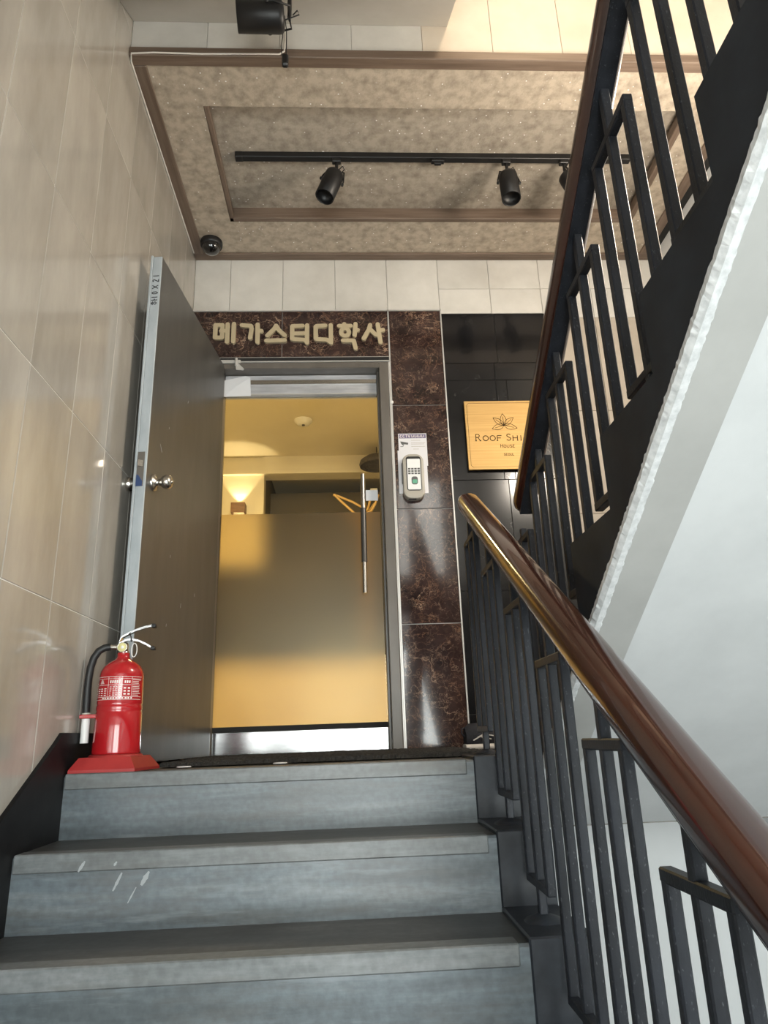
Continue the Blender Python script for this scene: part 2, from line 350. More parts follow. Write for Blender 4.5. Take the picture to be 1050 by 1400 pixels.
# ------------------------------------------------------------------ dimensions
D, H, R = 1.24, 2.768, 2.7225            # door wall, ceiling height, right wall
COLY = 1.2185                            # face of the marble door surround
RISE, RUN = .175, .277                   # lower flight
URISE, URUN = .168, .285                 # upper flight
YB = -4.3                                # rear wall of the stairwell
ZB, ZT = -2.9, 4.3
def low(y): return .326-.58*(y+.655)     # underside of the upper flight

# ------------------------------------------------------------------ structure: walls
wl = MB().box(-.12, 0-.0025, YB-.1, D+.1, ZB, ZT).build('wall_left', M['grout']); tag(wl, kind='structure')
ys = [-.1965+.3*k for k in range(-8, 6)]; zs = [.4804+.6*k for k in range(-4, 6)]
for i in range(len(ys)-1):
    for j in range(len(zs)-1):
        y0, y1 = ys[i], min(ys[i+1], D)
        if y1-y0 > .02: tile(wl, M['tile'], 'x', -.0025, y0, y1, zs[j], zs[j+1], sign=1, t=.0025, gap=.0032)

wb = MB()
wb.box(0, .15, D, D+.12, -.235, H+.03); wb.box(.15, 1.09, D, D+.12, 2.06, H+.03); wb.box(1.09, R, D, D+.12, -.235, H+.03)
wb = wb.build('wall_door_side', M['joint']); tag(wb, kind='structure')
vx = [0, .204]+[.204+.3*k+.0035*k*(k > 0)*.6 for k in range(1, 8)]+[R]
for a, b in zip(vx[:-1], vx[1:]):
    if a < 1.40: tile(wb, M['white_tile'], 'y', D, a, b, 2.395, H)
    else:
        tile(wb, M['white_tile'], 'y', D, a, b, 2.39 if a < 2.0 else 2.36, 2.557); tile(wb, M['white_tile'], 'y', D, a, b, 2.557, H)
        if a > 2.0:
            for z0, z1 in ((1.76, 2.36), (1.16, 1.76), (.56, 1.16), (0, .56)): tile(wb, M['cream_wall'], 'y', D, a, b, z0, z1)
# brown marble door surround (tiles stand proud on a bed)
sur = MB(); sur.box(0, 1.108, COLY+.006, D, 2.10, 2.40); sur.box(1.108, 1.412, COLY+.006, D, 0, 2.40); sur.box(0, .15, COLY+.006, D, 0, 2.10)
sur = sur.build('bed', M['grout'], wb)
for a, b in ((0, .205), (.205, .507), (.507, .809), (.809, 1.108)): pass
for a, b in ((0, .507), (.507, 1.106)): tile(sur, M['brown_marble'], 'y', COLY+.006, a, b, 2.10, 2.398, name='marble_tile')
for k in range(4): tile(sur, M['brown_marble'], 'y', COLY+.006, 1.113, 1.410, .6*k, .6*k+.598, name='marble_tile')
for k in range(4): tile(sur, M['brown_marble'], 'y', COLY+.006, .0, .148, .6*k, min(.6*k+.598, 2.1), name='marble_tile')
for n, (x0, x1, z0, z1) in enumerate(((1.1055, 1.1125, 0, 2.405), (1.409, 1.416, .06, 2.405), (0, 1.416, 2.398, 2.405), (.15, 1.106, 2.094, 2.101))):
    box('edge_strip', x0, x1, COLY-.006, D, z0, z1, M['silver'], sur)
# black marble next to the surround
for z0, z1, xs in ((2.065, 2.39, (1.418, 1.725, 2.03)), (1.957, 2.065, (1.418, 1.70, 2.03)), (1.36, 1.957, (1.418, 1.70, 1.76, 2.03)), (.76, 1.36, (1.418, 1.72, 2.03)), (.16, .76, (1.418, 1.72, 2.03)), (0, .16, (1.418, 1.72, 2.03))):
    for a, b in zip(xs[:-1], xs[1:]): tile(wb, M['black_marble'], 'y', D, a, b, z0, z1, gap=.0016, name='black_tile')

wr = MB().box(R, R+.12, YB-.1, D+.1, ZB, ZT).build('wall_right', M['plaster']); tag(wr, kind='structure')
wlo = MB().box(0, R, D, D+.12, ZB, -.235).build('wall_below_landing', M['plaster']); tag(wlo, kind='structure')
wu = MB().box(0, R, D, D+.12, H+.03, ZT).build('wall_upper_floor', M['cream_plaster']); tag(wu, kind='structure')
# rear wall with two windows
wx0, wx1 = .22, 2.18
rw = MB()
rw.box(-.1, wx0, YB-.12, YB, ZB, ZT); rw.box(wx1, R+.1, YB-.12, YB, ZB, ZT)
for z0, z1 in ((ZB, -1.05), (1.15, 2.05), (3.45, ZT)): rw.box(wx0, wx1, YB-.12, YB, z0, z1)
rw = rw.build('wall_rear', M['plaster']); tag(rw, kind='structure')
for i, (z0, z1) in enumerate(((-1.05, 1.15), (2.05, 3.45))):
    wn = MB(); t = .045
    wn.box(wx0, wx1, YB-.09, YB-.03, z0, z0+t); wn.box(wx0, wx1, YB-.09, YB-.03, z1-t, z1)
    for x in (wx0, (wx0+wx1)/2-t/2, wx1-t): wn.box(x, x+t, YB-.09, YB-.03, z0+t, z1-t)
    wn = wn.build('window_%d' % (i+1), M['white']); tag(wn, kind='structure')
    for a, b in ((wx0+t, (wx0+wx1)/2-t/2), ((wx0+wx1)/2+t/2, wx1-t)): box('pane', a, b, YB-.063, YB-.057, z0+t, z1-t, M['glass'], wn)
fb = MB().box(0, R, YB, D, ZB-.1, ZB).build('floor_lower', M['landing']); tag(fb, kind='structure')
ct = MB().box(0, R, YB, D, ZT, ZT+.1).build('ceiling_upper', M['cream_plaster']); tag(ct, kind='structure')

# landing slab in front of the door
fl = MB().box(0, 1.42, .30, D, -.235, 0).box(1.42, R, .312, D, -.235, 0).build('floor', M['landing']); tag(fl, kind='structure')
# upper floor slab with tiled fascia
FY = -.04
us = MB().box(0, R, FY+.008, D, 2.89, 3.06).box(0, R, FY+.008, FY+.10, 2.80, 2.89).box(0, R, FY+.008, FY+.10, 3.06, 3.75).build('floor_upper', M['joint']); tag(us, kind='structure')
fx = [0, .31, .61, .91, 1.21, 1.51, 1.81, 2.11, 2.41, R]
for a, b in zip(fx[:-1], fx[1:]):
    tile(us, M['cream_tile'] if a > 1.2 else M['white_tile'], 'y', FY+.008, a, b, 2.80, 3.30, gap=.0012)
    tile(us, M['cream_tile'], 'y', FY+.008, a, b, 3.30, 3.75, gap=.0012)

# ceiling with a recessed panel
CX0, CX1, CY0, CY1, CZ = .25, 2.475, .195, .925, 2.855
cl = MB()
cl.box(0, R, FY, CY0, H, 2.80); cl.box(0, R, CY1, D, H, 2.80); cl.box(0, CX0, CY0, CY1, H, 2.80); cl.box(CX1, R, CY0, CY1, H, 2.80)
cl = cl.build('ceiling', M['paper']); tag(cl, kind='structure')
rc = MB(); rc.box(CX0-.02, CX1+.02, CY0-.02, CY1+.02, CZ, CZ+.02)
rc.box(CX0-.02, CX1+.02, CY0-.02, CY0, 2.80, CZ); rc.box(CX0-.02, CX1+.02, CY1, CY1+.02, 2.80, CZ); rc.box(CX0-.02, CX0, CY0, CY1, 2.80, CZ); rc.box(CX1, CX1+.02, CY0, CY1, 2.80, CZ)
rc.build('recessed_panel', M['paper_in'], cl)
def molding(name, parts):
    o = empty(name, (parts[0][1], parts[0][3], parts[0][5]), kind='structure')
    for ax, x0, x1, y0, y1, z0, z1 in parts:
        p = MB().rbox(x0, x1, y0, y1, z0, z1, .003)
        # second, smaller step gives the moulding its profile
        p.build('molding_strip', M['molding'] if ax == 'x' else M['molding_y'], o)
    return o
mz0, mz1 = H-.012, H+.001
t1 = molding('trim_1', [('x', 0, R, FY-.014, FY+.036, H-.010, H+.036), ('x', 0, R, D-.066, D-.008, mz0, mz1), ('y', .002, .058, FY+.036, D-.066, mz0, mz1), ('y', R-.10, R-.045, FY+.036, D-.066, mz0, mz1)])
t2 = molding('trim_2', [('y', CX0, CX0+.022, CY0, CY1, H+.0, H+.040), ('y', CX1-.03, CX1, CY0, CY1, H+.0, H+.045), ('x', CX0, CX1, CY1-.03, CY1, H+.0, H+.030)])
t3 = molding('trim_3', [('y', CX0, CX0+.012, CY0, CY1, H+.045, CZ), ('y', CX1-.012, CX1, CY0, CY1, H+.05, CZ), ('x', CX0, CX1, CY1-.012, CY1, H+.04, CZ)])
# shadow gap between ceiling and right wall
box('trim_4', R-.045, R-.001, FY+.036, D-.01, H-.004, H+.002, M['dark'])['kind'] = 'structure'

# black skirting along the left wall, following the stair
sk = [(D-.03, .0), (D-.03, .119), (-.04, .119), (-.085, .088)]
sk += [(-1.9, .088-1.815*.622), (-1.9, -1.45), (-1.2, -1.0), (0.0, -.24), (.3, 0.0)]
b = MB().prism(sk, 'x', .0005, .013).build('baseboard_left', M['skirting']); tag(b, kind='structure')

# ------------------------------------------------------------------ lower stair flight
st = empty('stair_flight', (.61, 0, -.235), 'blue-grey painted concrete steps climbing to the door landing', 'stairs')
for k in range(8):
    y1 = -k*RUN; z1 = -k*RISE; back = .31 if k == 0 else y1+RUN+.006
    b = MB(); b.cur = 0
    x0, x1 = .013, 1.222; zb = z1-RISE-.02; n = .006
    b.add([(x0, y1, zb), (x1, y1, zb), (x1, y1, z1-n), (x0, y1, z1-n), (x0, y1+n, z1), (x1, y1+n, z1), (x0, back, z1), (x1, back, z1), (x0, back, zb), (x1, back, zb)],
          [(0, 1, 2, 3), (3, 2, 5, 4), (8, 9, 1, 0), (6, 7, 9, 8), (0, 3, 4, 6, 8), (1, 2, 5, 7, 9)])
    b.cur = 1; b.add([(x0, y1+n, z1), (x1, y1+n, z1), (x1, back, z1), (x0, back, z1)], [(0, 1, 2, 3)])
    stp = b.build('step', [M['riser'], M['tread'] if k else M['landing']], st)
    nb = MB(); nb.rbox(x0+.002, x1-.022, y1-.005, y1+.05, z1-.041, z1+.003, .003); nb.build('nosing', M['nosing'], stp)
    # black curb at the open side, stepped like the treads
    MB().rbox(1.222, 1.365, y1-.004, back, zb-.03, z1+.012, .004).build('curb', M['black_paint'], st)
sof = [(.30, -.235), (0.0, -.24), (-7*RUN, -7*RISE-.24), (-7*RUN, -7*RISE-.17), (0, -.19), (.30, -.19)]
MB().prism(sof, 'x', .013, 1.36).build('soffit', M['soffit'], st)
MB().box(0, R, YB, -7*RUN+.001, -1.6, -1.4).build('floor_half_landing', M['terrazzo'])['kind'] = 'structure'
# old white paint smears on the second riser
def smear(pts, wd, off):
    a, b_ = Vector(pts[0]), Vector(pts[1]); d = b_-a; n_ = Vector((-d[1], d[0])).normalized(); L_ = []; R_ = []
    for k in range(8):
        u = k/7; h_ = wd/2*(math.sin(math.pi*min(max(u, .08), .92))**.5)*random.uniform(.65, 1.1); c = a+d*u
        L_.append(tuple(c+n_*h_)); R_.append(tuple(c-n_*h_))
    MB().prism(L_+R_[::-1], 'y', -RUN+off-.0006, -RUN+off+.0005).build('paint_smear', M['smear'], st)
for pts, wd, off in (([(.190, -.192), (.176, -.215)], .009, -.005), ([(.268, -.196), (.262, -.205)], .007, -.005), ([(.281, -.222), (.262, -.262)], .007, 0), ([(.347, -.222), (.330, -.252)], .013, 0), ([(.318, -.256), (.300, -.290)], .004, 0)): smear(pts, wd, off)

# ------------------------------------------------------------------ upper stair flight (right) and the one overhead
uf = empty('stair_flight', (2.0, .03, 0), 'upper stair flight rising right with black side stringer and white underside', 'stairs')
NU = 9
y_end = .312
def ry(k): return .035-URUN*k
for k in range(1, NU+1):
    ya, yb = ry(k-1), ry(k)
    b = MB().prism([(ya, URISE*k), (yb, URISE*k), (yb, low(yb)+.065), (ya, low(ya)+.065)], 'x', 1.505, R-.002); b.build('step', M['tread'], uf)
saw = [(y_end, -.235), (y_end, 0.02), (.035, .02)]
for k in range(1, NU+1): saw += [(ry(k-1), URISE*k+.021), (ry(k), URISE*k+.021)]
saw += [(ry(NU), low(ry(NU))+.01)]
MB().prism([(y, z+(.02 if i == 0 else 0)) for i, (y, z) in enumerate(saw)], 'x', 1.42, 1.505).build('stringer', M['stringer'], uf)
# rough plaster lip on the lower edge
b = MB(); n = 420; rows = []
for i in range(n+1):
    y = y_end+(ry(NU)-y_end)*i/n; j = lambda s: random.uniform(-s, s)
    rows.append([(1.4175+j(.0008), y, low(y)+.022+j(.0018)), (1.417+j(.0008), y, low(y)+.008+j(.001)), (1.426, y, low(y)-.004), (1.440+j(.002), y, low(y)-.003), (1.446, y, low(y)+.006), (1.446, y, low(y)+.030)])
vs = [q for r_ in rows for q in r_]; fs = []
for i in range(n):
    for k in range(6): fs.append([i*6+k, i*6+(k+1) % 6, (i+1)*6+(k+1) % 6, (i+1)*6+k])
b.add(vs, fs+[list(range(6)), list(range(n*6, n*6+6))]); b.build('plaster_lip', M['lip'], uf)
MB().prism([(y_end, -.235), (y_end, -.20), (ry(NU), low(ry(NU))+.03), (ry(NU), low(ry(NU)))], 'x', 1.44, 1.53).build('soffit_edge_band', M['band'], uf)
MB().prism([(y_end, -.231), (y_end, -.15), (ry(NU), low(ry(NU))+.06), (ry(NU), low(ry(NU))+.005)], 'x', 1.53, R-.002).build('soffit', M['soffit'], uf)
hl = MB().box(0, R, YB, ry(NU)-.0, 1.26, URISE*NU).build('floor_upper_half_landing', M['plaster']); tag(hl, kind='structure')

of = empty('stair_flight', (.66, -.05, 2.96), 'cream plastered underside of the stair flight overhead at the top', 'stairs')
yo = -2.52
s0 = lambda y: 2.96+.632*(y+.04)
MB().prism([(FY-.001, 2.96), (FY-.001, 3.06), (yo, s0(yo)+.10), (yo, s0(yo))], 'x', .002, 1.322).build('soffit', M['cream_plaster'], of)
for k in range(9):
    y1 = FY-.001-k*.277; y2 = max(y1-.277, yo); MB().prism([(y1, s0(y1)+.10), (y1, s0(y1)+.17), (y2, s0(y1)+.17), (y2, s0(y2)+.10)], 'x', .01, 1.32).build('step', M['tread'], of)

# ------------------------------------------------------------------ railings
def rail_profile(n=28):
    out = []
    for k in range(n):
        t = 2*math.pi*k/n; c, s_ = math.cos(t), math.sin(t)
        e = .8
        out.append((math.copysign(abs(c)**e, c)*1.0, math.copysign(abs(s_)**e, s_)*.92))
    return out
def handrail(parent, pts, r):
    pts = [Vector(p) for p in pts]; a, b_ = pts[0], pts[-1]
    d = (b_-a).normalized(); P = []; Rr = []
    for t, q in ((0, .35), (.006, .66), (.014, .86), (.026, .97), (.04, 1)): P.append(a+d*t); Rr.append(r*q)
    n = 30
    for i in range(1, n): P.append(a.lerp(b_, .03+.94*i/n)); Rr.append(r)
    for t, q in ((.04, 1), (.026, .97), (.014, .86), (.006, .66), (0, .35)): P.append(b_-d*t); Rr.append(r*q)
    b = MB().tube(P, Rr, 28, True, rail_profile()); return b.build('handrail', M['rail_wood'], parent)
def railing(name, label, xb, ra, rb, r, units, base):
    o = empty(name, (xb, units[0][0], units[0][1]), label, 'railing')
    hr = handrail(o, (ra, rb), r)
    a, b_ = Vector(ra), Vector(rb); d = (b_-a).normalized()
    rz = lambda y: a.z+(y-a.y)/(b_.y-a.y)*(b_.z-a.z)
    # steel flat under the wood
    f = MB(); dz = r*.92
    v = []
    for y in (a.y+(.03 if b_.y > a.y else -.03), b_.y):
        for x in (-.022, .022):
            for z in (-dz-.012, -dz+.012): v.append((xb+x, y, rz(y)+z))
    f.add(v, [(0, 1, 3, 2), (4, 6, 7, 5), (0, 4, 5, 1), (2, 3, 7, 6), (0, 2, 6, 4), (1, 5, 7, 3)]); f.build('rail_plate', M['iron'], hr)
    wd = .0195 if base else .0215
    for (y, zt, ztop, half) in units:
        post = MB().bar((xb, y, zt-.004), (xb, y, rz(y)-dz-.006), wd, wd).build('post', M['iron'], o)
        if base: MB().lathe([(.046, 0), (.042, .004), (.028, .010), (.018, .013), (.014, .015)], (xb, y, zt), n=20).build('post_flange', M['black_paint'], post)
        zb = zt+.078
        for s in (-1, 1): MB().bar((xb, y+s*half, zb), (xb, y+s*half, ztop), wd, wd).build('baluster', M['iron'], o)
        for z in (zb+wd/2-.012, ztop-wd/2+.012): MB().bar((xb-.0003, y-half-wd/2-.0004, z), (xb-.0003, y+half+wd/2+.0004, z), wd+.001, wd).build('cross_bar', M['iron'], o)
    return o
XL = 1.289
def lrz(y): return .157+(y+1.031)*.609
lu = []
for k in range(-1, 7):
    y = -.150-RUN*k
    lu.append((y, -RISE*(k+1)+.012, lrz(y)-.138, .088))
railing('stair_railing', 'lower railing with reddish-brown wooden handrail and black iron bars beside the grey steps', XL, (XL, .150, lrz(.150)), (XL, -2.05, lrz(-2.05)), .039, lu, True)
XU = 1.484
def urz(y): return .843-(y-.101)*.668
uu = []
for k, (y, zt) in enumerate(((.150, .725), (-.13, .884), (-.416, 1.049), (-.698, 1.213), (-.975, 1.383), (-1.26, 1.55), (-1.545, 1.72), (-1.83, 1.89), (-2.115, 2.06))):
    uu.append((y, .02+URISE*k if k == 0 else URISE*k+.021, zt, .094))
railing('stair_railing', 'upper railing with dark wooden handrail and black iron bars on the rising right flight', XU, (XU, .118, urz(.118)), (XU, -2.3, urz(-2.3)), .040, uu, False)

# ------------------------------------------------------------------ open steel door leaf
hx, hy = .197, 1.20; fxx, fyy = .096, .28
LW = math.hypot(fxx-hx, fyy-hy); ang = math.atan2(fyy-hy, fxx-hx)
dr = empty('door_1', (hx, hy, 0), 'grey painted steel door standing open against the tiled left wall', None, None, 'structure', ang)
# local: +x hinge->free edge, -y is the wall side
Z0, Z1, TH = .016, 2.038, .042
# after rotation local +y points to world +x (room side); slab occupies y in [-TH, 0]
b = MB(); b.box(0, LW-.001, -TH+.003, -.0005, Z0, Z1); leaf = b.build('leaf', M['door'], dr, True)
MB().rbox(LW-.006, LW+.0006, -TH+.004, 0, Z0, Z1, .002).build('edge_plate', M['door_edge'], dr, True)
MB().rbox(LW-.03, LW+.003, -TH-.006, -TH+.004, Z0, Z1+.006, .002).build('edge_lip', M['door_edge'], dr, True)
# knobs both sides
kx, kz = LW-.075, 1.045
for s, y in ((1, 0), (-1, -TH)):
    k = MB().lathe([(.034, 0), (.034, .004), (.030, .010), (.016, .014), (.013, .022), (.014, .030), (.024, .040), (.0285, .052), (.027, .064), (.020, .072), (.010, .0745), (.009, .0745)], (kx, y, kz), d=(0, s, 0), n=32)
    kn = k.build('knob', M['satin_steel'], dr, True); kn['label'] = 'round satin steel knob'
    if s == 1: MB().lathe([(.008, 0), (.008, .004), (.003, .005)], (kx, y+.0735, kz), d=(0, 1, 0), n=16).build('lock_button', M['satin_steel'], kn, True)
pl = MB().box(LW, LW+.0022, -.036, -.009, 1.005, 1.145).build('latch_plate', M['frame'], dr, True)
MB().prism([(LW+.002, -.030), (LW+.012, -.030), (LW+.002, -.014)], 'z', 1.085, 1.110).build('latch', M['satin_steel'], pl, True)
MB().prism([(-.036, 1.005), (-.012, 1.005), (-.012, 1.025), (-.030, 1.052), (-.036, 1.050)], 'x', LW+.0022, LW+.0032).build('tape', M['blue'], pl, True)
# marker writing on the edge, read upwards
G = {
 'ha': [[(.15, .95), (.45, .95)], [(.0, .78), (.6, .78)], [(.30, .62), (.12, .5), (.12, .25), (.30, .12), (.48, .25), (.48, .5), (.30, .62)], [(.82, 1), (.82, 0)], [(.82, .5), (1.05, .5)]],
 '1': [[(.2, 1), (.2, 0)]], '0': [[(.3, 1), (.08, .75), (.08, .25), (.3, 0), (.52, .25), (.52, .75), (.3, 1)]],
 'X': [[(0, 1), (.6, 0)], [(.6, 1), (0, 0)]], '2': [[(.05, .8), (.2, 1), (.45, .95), (.5, .7), (0, 0), (.6, .02)]],
 'R': [[(0, 0), (0, 1), (.45, .98), (.6, .78), (.45, .54), (0, .5)], [(.32, .5), (.72, 0)]], 'O': [[(.4 + .4*math.cos(t*math.pi/8), .5+.5*math.sin(t*math.pi/8)) for t in range(17)]],
 'F': [[(0, 0), (0, 1), (.62, 1)], [(0, .52), (.5, .52)]], 'S': [[(.55, .85), (.35, 1), (.1, .92), (.05, .72), (.3, .52), (.55, .35), (.52, .1), (.28, 0), (0, .14)]],
 'H': [[(0, 0), (0, 1)], [(.68, 0), (.68, 1)], [(0, .5), (.68, .5)]], 'I': [[(0, 0), (0, 1)]], 'U': [[(0, 1), (0, .25), (.18, 0), (.42, 0), (.6, .25), (.6, 1)]],
 'E': [[(.55, 1), (0, 1), (0, 0), (.58, 0)], [(0, .52), (.45, .52)]], 'L': [[(0, 1), (0, 0), (.55, 0)]], 'C': [[(.62, .82), (.4, 1), (.12, .85), (0, .5), (.12, .15), (.4, 0), (.62, .18)]],
 'T': [[(0, 1), (.7, 1)], [(.35, 1), (.35, 0)]], 'V': [[(0, 1), (.35, 0), (.7, 1)]]}
mk = MB(); zc = 1.80
for g, wd in (('ha', .030), ('1', .012), ('0', .022), ('X', .028), ('2', .022), ('1', .012)):
    for st_ in G[g]:
        pts = [(-.008-q[1]*.025, zc+q[0]*wd*.95) for q in st_]
        for i in range(len(pts)-1):
            (a0, c0), (a1, c1) = pts[i], pts[i+1]; dl = math.hypot(a1-a0, c1-c0)
            if dl < 1e-6: continue
            nx, nz = -(c1-c0)/dl*.0019, (a1-a0)/dl*.0019
            mk.prism([(a0-nx, c0-nz), (a1-nx, c1-nz), (a1+nx, c1+nz), (a0+nx, c0+nz)], 'x', LW+.0006, LW+.0011)
    zc += wd+.005
mk.build('marker_writing', M['ink'], dr, True)
# scratches on the leaf
for (x, z, l, a) in ((LW-.14, 1.20, .035, .9), (LW-.40, 1.55, .018, 2.0), (LW-.20, 1.33, .008, 1.5), (LW-.45, .62, .02, 1.7), (LW-.30, .80, .012, 1.6), (LW-.62, .70, .014, 1.4), (LW-.3, .52, .012, 1.9)):
    dx, dz = math.cos(a)*l, math.sin(a)*l
    MB().prism([(x, z), (x+.0025, z), (x+dx+.002, z+dz), (x+dx, z+dz)], 'y', -.0006, .0003).build('scratch', M['door_edge'], dr, True)
# top pivot hinge on the frame
hg = MB(); hg.rbox(.175, .285, 1.186, 1.196, 2.052, 2.072, .002); hg.tube([(.262, 1.183, 2.035), (.262, 1.183, 2.078)], .008, 12)
hg.prism([(.258, 2.05), (.272, 2.05), (.305, 2.015), (.30, 2.008), (.262, 2.012)], 'y', 1.184, 1.192)
hg = hg.build('door_closer_bracket', M['silver']); tag(hg, 'small steel hinge bracket on the frame above the open grey door', 'bracket')

# ------------------------------------------------------------------ steel door frame
fr = empty('trim_5', (.62, 1.20, 0), kind='structure')
MB().rbox(1.046, 1.096, 1.196, 1.330, .001, 2.058, .003).build('jamb', M['frame'], fr)
MB().rbox(1.097, 1.1052, 1.204, 1.236, .001, 2.062, .002).build('jamb_strip', M['silver'], fr)
MB().rbox(.145, .188, 1.210, 1.330, .001, 2.058, .003).build('jamb', M['frame'], fr)
MB().rbox(.188, 1.046, 1.196, 1.330, 2.022, 2.058, .003).build('head', M['frame'], fr)
MB().rbox(.17, 1.106, 1.190, 1.236, 2.058, 2.066, .002).build('head_strip', M['silver'], fr)
MB().box(.17, 1.104, 1.205, 1.236, 2.066, 2.094).build('gap', M['dark'], fr)
MB().rbox(1.034, 1.046, 1.250, 1.330, .001, 2.022, .002).build('stop', M['frame'], fr)

# ------------------------------------------------------------------ glass door
gd = empty('door_2', (.61, 1.30, 0), 'gold lit glass door with frosted lower film and steel rails', None, None, 'structure')
GX0, GX1 = .190, 1.033
MB().rbox(GX0, GX1, 1.278, 1.318, .004, .118, .003).build('bottom_rail', M['kick'], gd)
MB().box(GX0, GX1, 1.288, 1.310, .118, .142).build('rail_gap', M['dark'], gd)
hd = MB().rbox(GX0, GX1, 1.272, 1.325, 1.897, 2.020, .003).build('top_rail', M['header'], gd)
MB().rbox(GX0+.002, GX1-.002, 1.264, 1.273, 1.962, 1.988, .002).build('seam', M['satin_steel'], hd)
MB().rbox(GX0+.002, GX1-.002, 1.266, 1.273, 1.898, 1.905, .001).build('seam', M['silver'], hd)
MB().box(GX0, GX1, 1.296, 1.306, .142, 1.897).build('glass_pane', M['glass'], gd)
MB().box(GX0, GX1-.004, 1.2935, 1.2955, .142, 1.212).build('frosted_film', M['film'], gd)
h = MB().tube([(.937, 1.235, .765), (.937, 1.235, .96), (.940, 1.235, 1.405)], .0115, 16).build('pull_handle', M['satin_steel'], gd)
MB().tube([(.9375, 1.235, .925), (.9385, 1.235, 1.215)], .0150, 18).build('grip', M['grip'], h)
for z in (.875, 1.30): MB().tube([(.938, 1.235, z), (.938, 1.300, z)], .008, 12).build('standoff', M['satin_steel'], h)
MB().rbox(.955, 1.02, 1.2915, 1.2955, 1.275, 1.335, .001).build('small_sticker', M['paper_white'], gd)
ps = MB(); ps.add([(.187, 1.262, 1.885), (.335, 1.262, 1.888), (.330, 1.258, 2.0), (.305, 1.262, 2.012), (.187, 1.262, 1.985), (.26, 1.257, 1.95)], [(0, 1, 5), (1, 2, 5), (2, 3, 5), (3, 4, 5), (4, 0, 5)])
ps = ps.build('paper_note', M['paper_white']); tag(ps, 'white paper note taped to the aluminium header above the glass door', 'paper')
md = ps.modifiers.new('t', 'SOLIDIFY'); md.thickness = .0015

# ------------------------------------------------------------------ sign letters above the door
sg = empty('wall_sign', (.62, COLY-.01, 2.1), 'raised gold lettering on brown marble above the door', 'sign')
def sx(c): return .075+c*(1.075)/1050.0+.000019*0
def sz(c): return 2.4085-c*(.463/404.0)
LET = [
 [[(60, 92), (98, 92), (98, 162), (60, 162), (60, 92)], [(92, 125), (122, 125)], [(126, 88), (126, 186)], [(160, 86), (159, 185)]],
 [[(203, 93), (252, 97), (257, 112), (250, 165)], [(289, 90), (290, 188)], [(290, 126), (310, 126)]],
 [[(390, 97), (380, 115), (343, 152)], [(390, 97), (405, 122), (438, 152)], [(338, 181), (438, 179)]],
 [[(480, 100), (535, 98)], [(478, 102), (478, 172)], [(490, 142), (555, 140)], [(484, 174), (545, 178), (560, 190)], [(560, 96), (559, 194)]],
 [[(612, 100), (660, 98)], [(607, 104), (607, 168)], [(610, 174), (668, 178), (690, 194)], [(690, 96), (690, 194)]],
 [[(765, 90), (768, 102)], [(736, 100), (800, 100)], [(768+22*math.cos(t*math.pi/5), 136+22*math.sin(t*math.pi/5)) for t in range(11)], [(827, 90), (820, 152)], [(826, 126), (838, 124)], [(756, 183), (815, 184), (824, 226)]],
 [[(908, 96), (900, 122), (870, 172)], [(905, 118), (938, 152), (955, 152)], [(950, 92), (962, 194)], [(958, 128), (978, 124)]]]
for i, lt in enumerate(LET):
    b = MB()
    for j, s_ in enumerate(lt): b.stroke([(sx(x), sz(y)) for x, y in s_], .0245, COLY-.016-.0002*j, COLY-.0005)
    b.build('letter', M['sign_gold'], sg)

# ------------------------------------------------------------------ brass plaque
pq = empty('plaque', (1.717, D-.03, 1.41), 'square brass plaque engraved with a leaf emblem on black marble', 'plaque')
PX0, PX1, PZ0, PZ1, PY = 1.506, 1.928, 1.409, 1.814, D-.034
MB().rbox(PX0, PX1, PY, PY+.012, PZ0, PZ1, .002).build('plate', M['brass'], pq)
MB().box(PX0+.03, PX1-.03, PY+.012, D-.008, PZ0+.03, PZ1-.03).build('backing', M['dark'], pq)
def px(c): return 1.717+(c-497)*.000546
def pz(c): return 1.814-(c-150)*.000586
def engrave(name, strokes, wd=.0014, cap=False):
    b = MB()
    for s_ in strokes: b.stroke(s_, wd, PY-.0006, PY+.0005, cap, 4)
    return b.build(name, M['engraved'], pq)
i0, c0 = .014, .012
a0, a1, d0, d1 = PX0+i0, PX1-i0, PZ0+i0, PZ1-i0
engrave('border_line', [[(a0+c0, d0), (a1-c0, d0), (a1-c0*.4, d0+c0*.4), (a1, d0+c0), (a1, d1-c0), (a1-c0*.4, d1-c0*.4), (a1-c0, d1), (a0+c0, d1), (a0+c0*.4, d1-c0*.4), (a0, d1-c0), (a0, d0+c0), (a0+c0*.4, d0+c0*.4), (a0+c0, d0)]], .0013)
def leaf_shape(tip, base, wdt):
    t = Vector(tip); b_ = Vector(base); d = t-b_; n_ = Vector((-d[1], d[0])).normalized(); out = []
    for s in (1, -1):
        side = []
        for k in range(9):
            u = k/8; side.append(b_+d*u+n_*s*wdt*math.sin(math.pi*u**.85)*1.0)
        out.append([(px(q[0]), pz(q[1])) for q in side])
    out.append([(px(b_[0]), pz(b_[1])), (px((b_+d*.75)[0]), pz((b_+d*.75)[1]))])
    return out
em = []
for tip, wdt in (((490, 285), 30), ((392, 325), 26), ((598, 325), 26), ((375, 438), 28), ((628, 434), 28)): em += leaf_shape(tip, (497, 403), wdt)
engrave('leaf_emblem', em, .0024)
